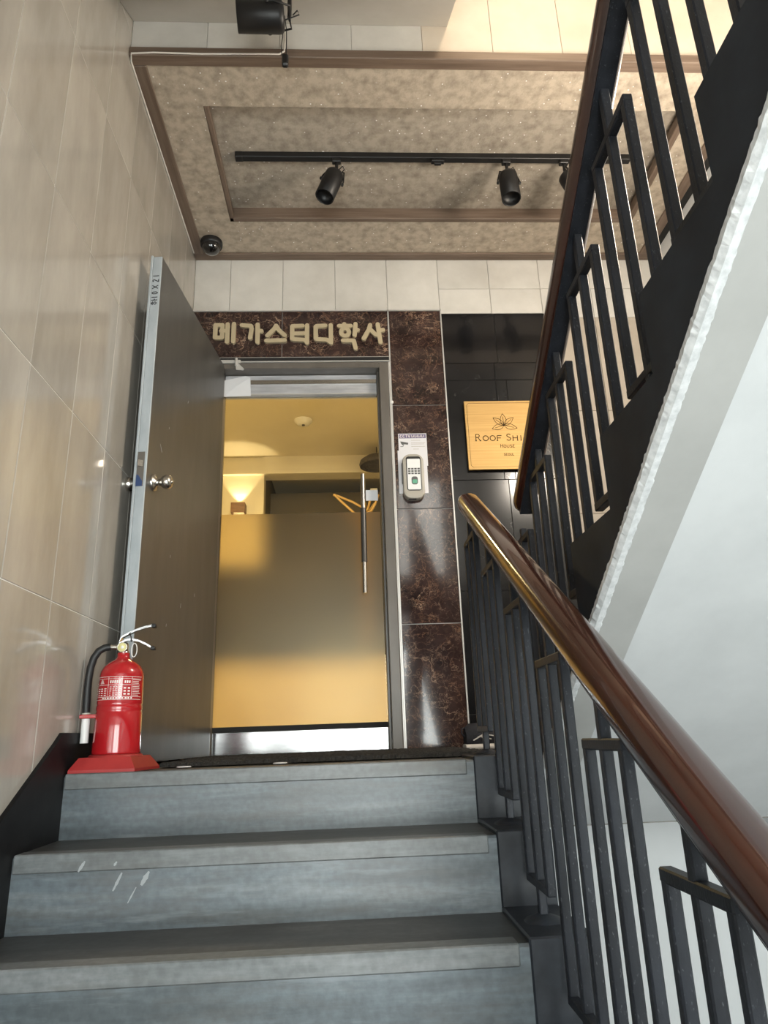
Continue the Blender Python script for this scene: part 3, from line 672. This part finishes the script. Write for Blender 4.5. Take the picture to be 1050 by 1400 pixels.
def text(chars, base, name, wd, single=False):
    if single:
        for c_ in chars: text([c_], base, name, wd)
        return
    S = []
    for ch, x0, x1, top in chars:
        mw = max(q[0] for s_ in G[ch] for q in s_) or 1
        for s_ in G[ch]: S.append([(px(x0+(q[0]/mw if ch != 'I' else 0)*(x1-x0)), pz(base-q[1]*(base-top))) for q in s_])
        if ch in 'RHIF' and base < 600:
            feet = [0] if ch in 'FI' else [0, 1]
            for ft in feet: S.append([(px(x0+ft*(x1-x0)-8), pz(base)), (px(x0+ft*(x1-x0)+8), pz(base))])
    engrave(name, S, wd)
text([('R', 204, 248, 492), ('O', 275, 328, 507), ('O', 345, 398, 507), ('F', 418, 462, 507), ('S', 510, 552, 492), ('H', 575, 620, 507), ('I', 655, 655, 507)], 557, 'engraved_letter', .0040, True)
text([('H', 444, 466, 592), ('O', 476, 498, 600), ('U', 508, 528, 600), ('S', 538, 556, 600), ('E', 566, 584, 600)], 628, 'engraved_line', .0024)
text([('S', 470, 484, 685), ('E', 492, 504, 685), ('O', 511, 528, 685), ('U', 535, 550, 685), ('L', 557, 570, 685)], 707, 'engraved_line', .0020)

# ------------------------------------------------------------------ column fittings
sk_ = empty('notice_sticker', (1.215, COLY-.001, 1.25), 'white camera notice sticker with violet heading on the marble pillar', 'sticker')
SY = COLY-.002
MB().box(1.137, 1.290, SY-.001, SY, 1.44, 1.628).build('sheet', M['sticker'], sk_)
hb = MB().box(1.141, 1.286, SY-.0014, SY-.0009, 1.600, 1.624).build('heading_band', M['violet'], sk_)
b = MB(); x = 1.147
for ch in 'CCTV':
    for s_ in G[ch]: b.stroke([(x+q[0]*.015, 1.6045+q[1]*.0155) for q in s_], .0028, SY-.0020, SY-.0012, False)
    x += .0145
for k in range(4):
    x0 = 1.210+.018*k
    for s_ in (([(0, 1), (0, 0)], [(.5, .5), (.9, .5)], [(.9, 1), (.9, 0)], [(0, .1), (.5, .1)])): b.stroke([(x0+q[0]*.013, 1.605+q[1]*.0145) for q in s_], .0024, SY-.0020, SY-.0012, False)
b.build('heading_text', M['white_print'], hb)
b = MB(); b.prism([(1.147, 1.583), (1.190, 1.574), (1.188, 1.563), (1.165, 1.566), (1.158, 1.560), (1.150, 1.571)], 'y', SY-.0014, SY-.0008); b.stroke([(1.166, 1.566), (1.160, 1.552), (1.146, 1.552)], .003, SY-.0014, SY-.0008, False)
b.build('camera_pictogram', M['grey_key'], sk_)
b = MB()
for z, x0, x1 in ((1.588, 1.205, 1.255), (1.574, 1.205, 1.282), (1.566, 1.205, 1.275), (1.552, 1.205, 1.28), (1.537, 1.215, 1.245)): b.stroke([(x0, z), (x1, z)], .0022, SY-.0014, SY-.0008, False)
b.build('small_print', M['beige_plastic'], sk_)
MB().box(1.130, 1.285, COLY-.0022, COLY-.0014, 1.285, 1.53).build('lower_sheet', M['sticker'], sk_)

kp = empty('door_keypad', (1.206, COLY-.002, 1.245), 'grey fingerprint keypad with white face on the marble pillar', 'keypad')
def rrect(x0, x1, z0, z1, r, n=6):
    out = []
    for cx, cz, a in ((x1-r, z1-r, 0), (x0+r, z1-r, 90), (x0+r, z0+r, 180), (x1-r, z0+r, 270)):
        for k in range(n+1): t = math.radians(a+90*k/n); out.append((cx+r*math.cos(t), cz+r*math.sin(t)))
    return out
b = MB(); y_ = COLY-.003
o1 = rrect(1.150, 1.262, 1.243, 1.492, .040); o2 = rrect(1.152, 1.260, 1.246, 1.490, .040); o3 = rrect(1.160, 1.252, 1.256, 1.480, .034)
n = len(o1); rings = [[(x, y_, z) for x, z in o1], [(x, y_-.034, z) for x, z in o1], [(x, y_-.042, z) for x, z in o2], [(x, y_-.044, z) for x, z in o3]]
b.add([v for r_ in rings for v in r_], [[i*n+k, i*n+(k+1) % n, (i+1)*n+(k+1) % n, (i+1)*n+k] for i in range(3) for k in range(n)]); b.add(rings[3], [list(range(n))]); b.add(rings[0], [list(range(n-1, -1, -1))])
bd = b.build('body', M['beige_plastic'], kp)
yf = y_-.0443
MB().prism(rrect(1.168, 1.246, 1.285, 1.476, .014), 'y', yf-.0010, yf).build('bezel', M['matte_black'], bd)
fc = MB().prism(rrect(1.173, 1.242, 1.290, 1.462, .006), 'y', yf-.0022, yf-.0010).build('face', M['keypad_face'], kp)
for i in range(4):
    for j in range(3): MB().rbox(1.177+.0165*i, 1.190+.0165*i, yf-.0036, yf-.002, 1.375+.013*j, 1.384+.013*j, .0008).build('key', M['grey_key'], fc)
MB().prism(rrect(1.193, 1.226, 1.318, 1.362, .012), 'y', yf-.0032, yf-.0021).build('finger_recess', M['grey_key'], fc)
MB().prism(rrect(1.198, 1.222, 1.324, 1.345, .005), 'y', yf-.0042, yf-.003).build('finger_sensor', M['green'], fc)
MB().box(1.146, 1.151, y_-.034, y_-.012, 1.335, 1.445).build('side_cover', M['grey_key'], bd)
MB().box(1.175, 1.215, y_-.036, y_-.020, 1.241, 1.2445).build('reader_slot', M['matte_black'], bd)
bt = MB().lathe([(.0105, 0), (.0105, .004), (.007, .008), (.001, .009)], (1.109, COLY-.006, 1.815), d=(0, -1, 0), n=18).build('door_stop_button', M['white']); tag(bt, 'tiny white round button on the silver edge of the marble pillar', 'button')

# ------------------------------------------------------------------ door mat, shoe
b = MB(); nx, ny = 150, 110; x0, x1, y0, y1 = .215, 1.335, .235, 1.185; vs = []; fs = []
for j in range(ny+1):
    for i in range(nx+1):
        e = min(i, nx-i, j, ny-j); z = .0165+random.uniform(-.0035, .0035) if e > 0 else .0042
        wob = random.uniform(-.006, .006) if e == 0 else 0
        vs.append((x0+(x1-x0)*i/nx+wob, y0+(y1-y0)*j/ny+wob, z))
for j in range(ny):
    for i in range(nx): a = j*(nx+1)+i; fs.append([a, a+1, a+nx+2, a+nx+1])
b.add(vs, fs)
mt = empty('door_mat', (.8, .7, 0), 'black coarse door mat lying on the landing before the glass door', 'mat')
b.build('coil_pile', M['mat'], mt)
for (x, y) in ((.31, .208), (.62, .216), (1.245, .216)):
    MB().lathe([(.024, 0), (.022, .003), (.001, .004)], (x, y, .0035), n=16).build('tab', M['paper_white'], mt)

sh = empty('sneaker', (1.50, 1.12, 0), 'navy sneaker with white sole standing behind the railing by the pillar', 'shoe')
secs = [(0.0, .030, .020, .100), (.02, .037, .020, .118), (.06, .038, .020, .120), (.10, .037, .020, .110), (.14, .040, .020, .088), (.18, .044, .020, .070), (.22, .044, .020, .058), (.25, .036, .020, .046), (.270, .018, .022, .032)]
def shoe_mesh(b, secs, n=18, z0=None, z1=None):
    rings = []
    for (u, hw, zb, zt) in secs:
        zb_, zt_ = (zb, zt) if z0 is None else (z0, z1)
        r_ = []
        for k in range(n):
            t = 2*math.pi*k/n; c, s_ = math.cos(t), math.sin(t)
            wy = hw*math.copysign(abs(c)**.7, c)*(1-.38*max(0, s_)*(z0 is None)); zz = (zb_+zt_)/2+(zt_-zb_)/2*math.copysign(abs(s_)**.75, s_)
            r_.append((u, wy, zz))
        rings.append(r_)
    b.add([v for r_ in rings for v in r_], [[i*n+k, i*n+(k+1) % n, (i+1)*n+(k+1) % n, (i+1)*n+k] for i in range(len(secs)-1) for k in range(n)], True)
    b.add(rings[0], [list(range(n))]); b.add(rings[-1], [list(range(n-1, -1, -1))]); return b
sh.location = (1.368, 1.075, 0); sh.rotation_euler[2] = math.radians(6)
shoe_mesh(MB(), secs).build('upper', M['navy'], sh, True)
so = [(-.004, .033, 0, 0)]+[(u, hw+.004, 0, 0) for u, hw, _, _ in secs[1:-1]]+[(.276, .020, 0, 0)]
shoe_mesh(MB(), so, 18, .001, .030).build('sole', M['sole'], sh, True)
b = MB()
for k, (x0_, x1_) in enumerate(((.03, .11), (.05, .13))): b.stroke([(x0_, .045+.012*k), (x0_+.03, .060+.010*k), (x1_, .048+.012*k)], .0045, -.0425, -.032)
b.build('side_stripe', M['sole'], sh, True)
MB().stroke([(.055, .090), (.062, .090)], .010, -.0375, -.025).build('logo_dot', M['sole'], sh, True)
MB().tube([(.0, 0, .100), (-.012, 0, .095), (-.014, 0, .075), (-.002, 0, .062)], .004, 8).build('heel_loop', M['navy'], sh, True)

# ------------------------------------------------------------------ fire extinguisher and its tray
EX, EY = .122, .105
fe = empty('fire_extinguisher', (EX, EY, .055), 'red fire extinguisher with black hose standing in a red tray', 'extinguisher')
bd = MB().lathe([(.0, .052), (.071, .052), (.0725, .058), (.0705, .120), (.0695, .176), (.0675, .180), (.0695, .184), (.0692, .196), (.0672, .200), (.0690, .204), (.0672, .290), (.0655, .302), (.058, .318), (.044, .331), (.030, .339), (.0215, .345), (.019, .352), (.019, .362)], (EX, EY, 0), n=48).build('cylinder', M['red'], fe)
MB().lathe([(.017, .360), (.017, .366), (.013, .372), (.013, .392), (.009, .396)], (EX, EY, 0), n=20).build('valve', M['satin_steel'], fe)
gz = .379
ga = MB().lathe([(.0165, -.004), (.0165, .010), (.0145, .012), (.0145, .0105)], (EX, EY-.012, gz), d=(0, -1, 0), n=24).build('gauge', M['satin_steel'], fe)
MB().lathe([(.0142, .0), (.0142, .0112), (.001, .0113)], (EX, EY-.012, gz), d=(0, -1, 0), n=24).build('gauge_face', M['gauge'], ga)
MB().lathe([(.005, .0), (.005, .0125), (.001, .0127)], (EX+.001, EY-.012, gz), d=(0, -1, 0), n=12).build('gauge_dial', M['white'], ga)
def lever(name, pts, wd, th, m):
    b = MB(); vs = []
    for (x, z) in pts:
        for y in (-wd/2, wd/2):
            for dz in (0, th): vs.append((EX+x, EY+y-.005, z+dz))
    n = len(pts); f = [(0, 1, 3, 2), (4*n-4, 4*n-2, 4*n-1, 4*n-3)]
    for i in range(n-1):
        a = 4*i; f += [(a, a+2, a+6, a+4), (a+1, a+5, a+7, a+3), (a, a+4, a+5, a+1), (a+2, a+3, a+7, a+6)]
    b.add(vs, f); return b.build(name, m, fe)
l1 = lever('top_lever', [(-.014, .396), (-.006, .410), (.012, .420), (.040, .432), (.070, .441), (.092, .444)], .018, .007, M['chrome'])
l2 = lever('carry_handle', [(-.014, .389), (.008, .400), (.026, .402), (.050, .396), (.075, .384), (.094, .372)], .018, .006, M['chrome'])
for l_, x, z in ((l1, .092, .442), (l2, .094, .370)): MB().rbox(EX+x-.006, EX+x+.008, EY-.016, EY+.006, z-.001, z+.011, .002).build('grip_tip', M['rubber'], l_)
MB().tube([(EX+.018, EY-.015, .425), (EX+.024, EY-.016, .412), (EX+.026, EY-.015, .396)], .0022, 8).build('locking_strap', M['rubber'], fe)
MB().tube([(EX+.036+.009*math.cos(t*math.pi/8), EY-.012, .370+.022*math.sin(t*math.pi/8)) for t in range(17)], .0014, 6, False).build('safety_pin_ring', M['white'], fe)
MB().tube([(EX-.012, EY-.004, .381), (EX-.045, EY-.004, .383)], .0085, 14).build('hose_ferrule', M['satin_steel'], fe)
hp = [(EX-.042, EY-.004, .383), (EX-.060, EY-.006, .381), (EX-.077, EY-.010, .370), (EX-.089, EY-.014, .348), (EX-.096, EY-.016, .318), (EX-.099, EY-.016, .280), (EX-.099, EY-.016, .240), (EX-.098, EY-.016, .195), (EX-.096, EY-.016, .172)]
MB().tube(hp, .0118, 16).build('hose', M['rubber'], fe)
MB().tube([(EX-.096, EY-.016, .178), (EX-.0955, EY-.016, .160)], .0135, 16).build('nozzle_collar', M['beige_plastic'], fe)
MB().tube([(EX-.0955, EY-.016, .162), (EX-.095, EY-.016, .088)], .0125, 16).build('nozzle', M['white'], fe)
MB().rbox(EX-.112, EX-.060, EY-.032, EY-.002, .161, .173, .002).build('hose_clip', M['red'], fe)
def rad(z): return .0693-(z-.184)*.0185
def patch(b, t0, t1, z0, z1, off=.0006):
    n = max(2, int(abs(t1-t0)/.12)+1); vs = []
    for i in range(n+1):
        t = t0+(t1-t0)*i/n
        for z in (z0, z1): r_ = rad(z)+off; vs.append((EX+r_*math.sin(t), EY-r_*math.cos(t), z))
    b.add(vs, [(2*i, 2*i+2, 2*i+3, 2*i+1) for i in range(n)], True)
pr = MB(); T0, T1 = -1.45, 1.35; e = .0011
for z in (.214, .222, .283): patch(pr, T0, T1, z-e/2, z+e/2)
for t in (-.95, -.28, .34, .78):
    patch(pr, t-.007, t+.007, .222, .283)
patch(pr, T0, T1, .2765, .2772)
for t0, t1 in ((-.9, .74),): patch(pr, t0, t1, .2575, .2585)
for t0, t1, n in ((-1.4, -1.0, 8), (.82, 1.3, 10)):
    for k in range(n): patch(pr, t0, t1-random.uniform(0, .2), .226+k*.0052, .2275+k*.0052)
for c in range(3):
    for k in range(4):
        t = -.88+c*.21+.02*k; patch(pr, -.88+.2*c, -.88+.2*c+.12, .226+k*.0065, .2285+k*.0065)
for c in range(4):
    for k in range(5): patch(pr, -.2+.14*c, -.2+.14*c+random.uniform(.05, .1), .226+k*.0062, .228+k*.0062)
for c in range(2):
    for k in range(3): patch(pr, .42+.18*c, .42+.18*c+.1, .228+k*.009, .232+k*.009)
for k in range(5):  # triangular pictogram as shrinking bars
    patch(pr, -.78+.022*k, -.52-.022*k, .2625+k*.0026, .2638+k*.0026)
for c in range(5): patch(pr, -.2+.1*c, -.14+.1*c, .263, .272)
for c in range(3): patch(pr, .44+.1*c, .5+.1*c, .263, .271)
for c in range(11): patch(pr, -.55+.13*c, -.55+.13*c+random.uniform(.05, .1), .2160, .2200)
o = pr.build('printed_label', M['white_print'], bd); o['label'] = 'white printed instruction panel'
tr = empty('extinguisher_tray', (EX, EY, 0), 'low red plastic tray under the fire extinguisher', 'tray')
b = MB()
tb = [(.018, .004), (.212, .004), (.232, .205), (.018, .205)]; tt = [(.040, .022), (.192, .022), (.205, .185), (.040, .185)]
v = [(x, y, 0.0035) for x, y in tb]+[(x, y, .012) for x, y in tb]+[(x, y, .046) for x, y in tt]
b.add(v, [(0, 1, 2, 3)]+[(i, (i+1) % 4, 4+(i+1) % 4, 4+i) for i in range(4)]+[(4+i, 4+(i+1) % 4, 8+(i+1) % 4, 8+i) for i in range(4)]+[(8, 9, 10, 11)])
b.build('body', M['red_matte'], tr)
MB().lathe([(.081, .044), (.079, .050), (.074, .0535), (.072, .048)], (EX, EY, 0), n=36).build('collar', M['red_matte'], tr)

# ------------------------------------------------------------------ ceiling fittings
tk = empty('track_light', (1.31, .545, CZ), 'black ceiling track rail with three spotlight heads in the recessed ceiling panel', 'light')
tr_ = MB().rbox(.338, 2.33, .528, .562, 2.822, CZ-.0005, .002).build('rail', M['matte_black'], tk)
MB().rbox(.334, .372, .526, .564, 2.820, CZ-.0005, .003).build('end_feed', M['matte_black'], tr_)
b = MB(); b.rbox(1.31, 1.375, .532, .558, 2.807, 2.822, .003); b.rbox(1.325, 1.36, .536, .554, 2.794, 2.807, .003); b.build('coupler', M['matte_black'], tr_)
def spot(parent, base, d, yoke, Lh=.155, r=.047, stem=.072):
    """cylinder head with stem, yoke and lead"""
    base = Vector(base); d = Vector(d).normalized(); hub = base-Vector((0, 0, stem))
    body = MB().rbox(base.x-.022, base.x+.022, base.y-.014, base.y+.014, base.z-.022, base.z, .003)
    body.tube([base-Vector((0, 0, .02)), hub], .008, 12); body.build('stem', M['matte_black'], parent)
    c = hub+d*(.030)
    ya = Vector(yoke).normalized()
    hd_ = MB().lathe([(.001, -.012), (r*.80, -.010), (r*.97, -.002), (r, .012), (r, Lh), (r*.93, Lh+.002), (r*.90, Lh-.004), (r*.86, Lh-.035), (.001, Lh-.036)], c, d=d, n=36).build('head', M['matte_black'], parent)
    pv = c+d*(Lh*.30); y_ = MB()
    for s in (-1, 1):
        y_.tube([hub+ya*s*.010, hub+ya*s*(r*.8)-d*.004, pv+ya*s*(r+.007)-d*.02, pv+ya*s*(r+.007)], .0038, 8)
    y_.tube([hub-ya*.014, hub+ya*.014], .005, 8); y_.build('yoke', M['matte_black'], parent)
    y_ = None
    for s in (-1, 1): MB().lathe([(.008, 0), (.008, .008), (.005, .010)], pv+ya*s*(r+.004), d=ya*s, n=12).build('pivot_screw', M['matte_black'], hd_)
    MB().tube([hub+Vector((.012, 0, .01)), hub+Vector((.030, -.01, .022)), hub+Vector((.038, -.012, -.002)), c+d*.006+ya*.018], .0026, 8).build('lead', M['rubber'], parent)
spot(tk, (.835, .545, 2.822), (-.33, -.10, -.94), (.94, .05, -.33))
spot(tk, (1.690, .545, 2.822), (.0, -.12, -.99), (1, 0, 0))
spot(tk, (1.985, .545, 2.822), (.30, -.12, -.95), (.2, 1, 0))
bs = empty('spotlight', (.63, -.30, s0(-.30)), 'black cylindrical spotlight hanging from the stair underside at the top', 'light')
spot(bs, (.675, -.30, s0(-.30)), (-.99, -.06, -.07), (0, 1, 0), .162, .055, .145)
dv = empty('cable_sensor', (.648, -.10, 2.65), 'small black plug box dangling on a cable below the top spotlight', 'plug')
MB().rbox(.628, .654, -.115, -.092, 2.645, 2.705, .006).build('body', M['matte_black'], dv)
MB().tube([(.645, -.104, 2.70), (.645, -.104, 2.84), (.638, -.12, 2.90)], .0022, 8).build('cord', M['rubber'], dv)
MB().tube([(.628, -.104, 2.70), (.624, -.106, 2.75), (.630, -.106, 2.80), (.632, -.12, 2.90)], .0018, 8).build('cord', M['rubber'], dv)
cb = MB().tube([(.004, 1.16, H-.016), (.004, -.03, H-.016), (.012, -.057, H-.006), (.10, -.058, H-.002), (.30, -.058, H-.006), (.55, -.058, H-.001), (.612, -.059, H-.002), (.632, -.062, H+.010), (.637, -.07, H+.06), (.637, -.09, 2.90)], .0034, 8).build('cable', M['cable_white']); tag(cb, 'thin white cable running along the brown ceiling moulding to the left wall', 'cable')
dc = empty('dome_camera', (.118, 1.085, H), 'black dome security camera on the ceiling above the open door', 'camera')
MB().lathe([(.060, 0), (.062, -.012), (.060, -.030), (.056, -.034)], (.118, 1.085, H-.0005), n=36).build('housing', M['matte_black'], dc)
MB().lathe([(.055, -.030)]+[(.052*math.cos(a*math.pi/20), -.034-.046*math.sin(a*math.pi/20)) for a in range(0, 10)]+[(.001, -.080)], (.118, 1.085, H), n=32).build('dome', M['lens_black'], dc)

# red scrap on the upper steps
b = MB(); b.add([(1.508, -.862, .70), (1.53, -.872, .705), (1.526, -.905, .70), (1.510, -.91, .71), (1.509, -.870, .775), (1.528, -.885, .79), (1.512, -.905, .800), (1.518, -.885, .745)], [(0, 1, 7), (1, 2, 7), (2, 3, 7), (3, 0, 7), (0, 4, 7), (4, 5, 7), (5, 6, 7), (6, 3, 7), (4, 6, 5)])
rs = b.build('red_cloth', M['red_cloth']); tag(rs, 'small crumpled red cloth lying on the upper stair flight', 'cloth')
md = rs.modifiers.new('t', 'SOLIDIFY'); md.thickness = .002

# ------------------------------------------------------------------ room behind the glass door
IX0, IX1, IY0, IY1, IZ = -.9, 1.35, D+.12, 3.62, 2.5
def wall(name, *a, m=None): o = box(name, *a, m or M['wall_yellow']); o['kind'] = 'structure'; return o
wall('floor_room', IX0, IX1, IY0, 6.4, -.1, 0, m=M['wall_yellow'])
wall('ceiling_room', IX0, IX1, IY0, 6.4, IZ, IZ+.1)
wall('wall_room_left', IX0-.1, IX0, IY0, IY1, 0, IZ)
wall('wall_room_right', IX1, IX1+.1, IY0, 6.4, 0, IZ)
wall('wall_room_front_left', IX0, .0, D+.12, D+.14, 0, IZ)
wall('wall_room_front_top', .0, IX1, D+.12, D+.14, 2.03, IZ)
bw = wall('wall_room_rear', IX0, .118, IY1, IY1+.12, 0, IZ)
wall('wall_room_beam', .118, IX1, IY1-.02, IY1+.14, 2.33, IZ)
wall('trim_6', IX0, IX1, IY1-.045, IY1, 2.325, 2.345)
wall('wall_corridor_left', .02, .118, IY1+.12, 6.4, 0, IZ, m=M['dark_wall'])
wall('wall_corridor_end', .118, IX1, 6.3, 6.4, 0, IZ, m=M['dark_wall'])
wall('wall_corridor_partition', .118, IX1, IY1+.5, IY1+.6, 0, 2.33, m=M['dark_wall'])
sc = empty('wall_lamp', (-.088, IY1-.06, 1.94), 'small brown wooden wall lamp glowing upward in the room behind the glass', 'lamp')
b = MB()
SX0, SX1, SY0, SZ0, SZ1 = -.150, -.030, IY1-.11, 1.950, 2.040
b.box(SX0, SX1, SY0, SY0+.008, SZ0, SZ1); b.box(SX0, SX0+.008, SY0+.008, IY1-.001, SZ0, SZ1); b.box(SX1-.008, SX1, SY0+.008, IY1-.001, SZ0, SZ1)
b.build('box', M['wood_box'], sc)
MB().lathe([(.016, 0), (.020, .012), (.014, .026), (.002, .03)], (-.09, IY1-.05, 1.975), n=16).build('bulb', M['bulb'], sc)
def spotlamp(name, loc, target, power, deg, color, blend=.3):
    l = bpy.data.lights.new(name, 'SPOT'); l.energy = power; l.spot_size = math.radians(deg); l.spot_blend = blend; l.color = color; l.shadow_soft_size = .012
    o = bpy.data.objects.new(name, l); COL.objects.link(o); o.location = loc; o.rotation_euler = (Vector(target)-Vector(loc)).to_track_quat('-Z', 'Y').to_euler()
spotlamp('wall_lamp_light', (-.09, IY1-.055, 2.02), (-.09, IY1-.04, 3.0), 7, 75, (1, .80, .45), .35)
sd = empty('smoke_detector', (.517, 2.88, IZ), 'round pale smoke detector on the yellow ceiling behind the glass', 'detector')
MB().lathe([(.072, 0), (.070, -.014), (.055, -.022), (.052, -.034), (.030, -.040), (.001, -.041)], (.517, 2.86, IZ-.0005), n=32).build('housing', M['white'], sd)
MB().lathe([(.014, -.038), (.012, -.048), (.001, -.050)], (.517, 2.86, IZ), n=12).build('sensor', M['grey_key'], sd)
wk = empty('pendant_lamp', (1.11, 3.45, 2.30), 'dark woven round pendant lamp in the room behind the glass', 'lamp')
MB().lathe([(.03, .075), (.09, .06), (.145, .02), (.155, -.01), (.15, -.03), (.146, -.028), (.148, -.008), (.13, .02), (.03, .066)], (1.12, 3.42, 2.345), n=32).build('shade', M['wicker'], wk)
MB().tube([(1.12, 3.42, 2.41), (1.12, 3.42, IZ)], .004, 8).build('cord', M['rubber'], wk)
wn_ = MB().rbox(1.06, 1.125, IY1-.032, IY1-.021, 2.10, 2.175, .002).build('wall_thermostat', M['white']); 
wn_.location = (0, .0, 0); tag(wn_, 'small white wall controller behind the glass door near its handle', 'controller')
cr = empty('coat_rack', (.98, 3.42, 0), 'pale bent wood coat rack with curved arms behind the glass door', 'coat rack')
MB().tube([(1.0, 3.42, 0.04), (1.0, 3.42, 1.98)], .016, 12).build('pole', M['pale_wood'], cr)
MB().lathe([(.17, 0), (.17, .02), (.03, .045)], (1.0, 3.42, .001), n=28).build('base', M['pale_wood'], cr)
for pts in ([(1.0, 3.42, 1.93), (.90, 3.40, 1.985), (.78, 3.39, 2.035), (.735, 3.39, 2.05)], [(1.0, 3.42, 1.80), (.92, 3.39, 1.875), (.80, 3.37, 1.985), (.745, 3.37, 2.045)], [(1.0, 3.42, 1.90), (1.03, 3.38, 1.915), (1.045, 3.36, 1.97), (1.05, 3.36, 2.045)], [(1.0, 3.42, 1.88), (1.06, 3.37, 1.895), (1.09, 3.35, 1.945), (1.12, 3.35, 2.03)], [(1.0, 3.42, 1.90), (1.05, 3.48, 1.94), (1.09, 3.50, 2.00)]):
    MB().tube(pts, .010, 10).build('arm', M['pale_wood'], cr)
# ceiling lamp of that room
cl_ = empty('ceiling_lamp', (.15, 2.05, IZ), 'flat warm ceiling lamp in the room behind the glass, hidden above the door', 'lamp')
MB().lathe([(.16, 0), (.16, -.025), (.15, -.032)], (.15, 2.05, IZ-.0005), n=28).build('ring', M['white'], cl_)
MB().lathe([(.149, -.030), (.10, -.042), (.001, -.046)], (.15, 2.05, IZ), n=28).build('diffuser', M['lamp_glass'], cl_)
area_light('room_lamp_light', (.15, 2.05, IZ-.06), (.15, 2.05, 0), .28, .28, 42, (1.0, .76, .36))
# warm ceiling lamp above the upper stairs
ul = empty('ceiling_lamp', (1.95, -1.0, ZT), 'round warm ceiling lamp high above the right stair flight, out of view', 'lamp')
MB().lathe([(.18, 0), (.18, -.03), (.17, -.036)], (1.95, -1.0, ZT-.0005), n=28).build('ring', M['white'], ul)
MB().lathe([(.169, -.034), (.11, -.05), (.001, -.056)], (1.95, -1.0, ZT), n=28).build('diffuser', M['lamp_glass'], ul)
area_light('upper_lamp_light', (1.95, -1.0, ZT-.07), (1.95, -1.0, 0), .3, .3, 16, (1.0, .72, .45))

# added warm lamp out of view, lifting soffit, ceiling and left wall
LZ, LY = 1.95, -.45
rl = empty('wall_lamp', (R-.06, LY, LZ-.08), 'added warm globe lamp on the right wall of the landing, out of view', 'lamp')
MB().rbox(R-.03, R-.001, LY-.08, LY+.08, LZ-.08, LZ+.08, .004).build('back_plate', M['white'], rl)
MB().lathe([(.04, .0), (.10, .03), (.12, .09), (.10, .15), (.05, .175), (.001, .18)], (R-.03, LY, LZ), d=(-1, 0, 0), n=24).build('globe', M['lamp_glass'], rl)
pl_ = bpy.data.lights.new('added_lamp_glow', 'POINT'); pl_.energy = 44; pl_.color = (1.0, .89, .75); pl_.shadow_soft_size = .16
po = bpy.data.objects.new('added_lamp_glow', pl_); COL.objects.link(po); po.location = (R-.42, LY, LZ)

# counter and panelling added to shape bright and dark bands in the film
ct_ = empty('added_counter', (.2, 2.9, 0), 'added low pale counter block blurred behind the frosted lower half of the glass door', 'counter')
MB().rbox(-.60, 1.30, 2.72, 3.08, .001, .62, .006).build('body', M['wall_yellow'], ct_)
MB().rbox(-.64, 1.33, 2.68, 3.12, .62, .66, .006).build('top', M['panel_dark'], ct_)
pn = empty('added_panelling', (.2, IY1-.02, .6), 'added dark panelling on the far room wall behind the frosted glass', 'panelling')
for k in range(8): MB().rbox(-.88+.27*k, -.88+.27*k+.264, IY1-.022, IY1-.001, .70, 1.50, .003).build('panel', M['panel_dark'], pn)
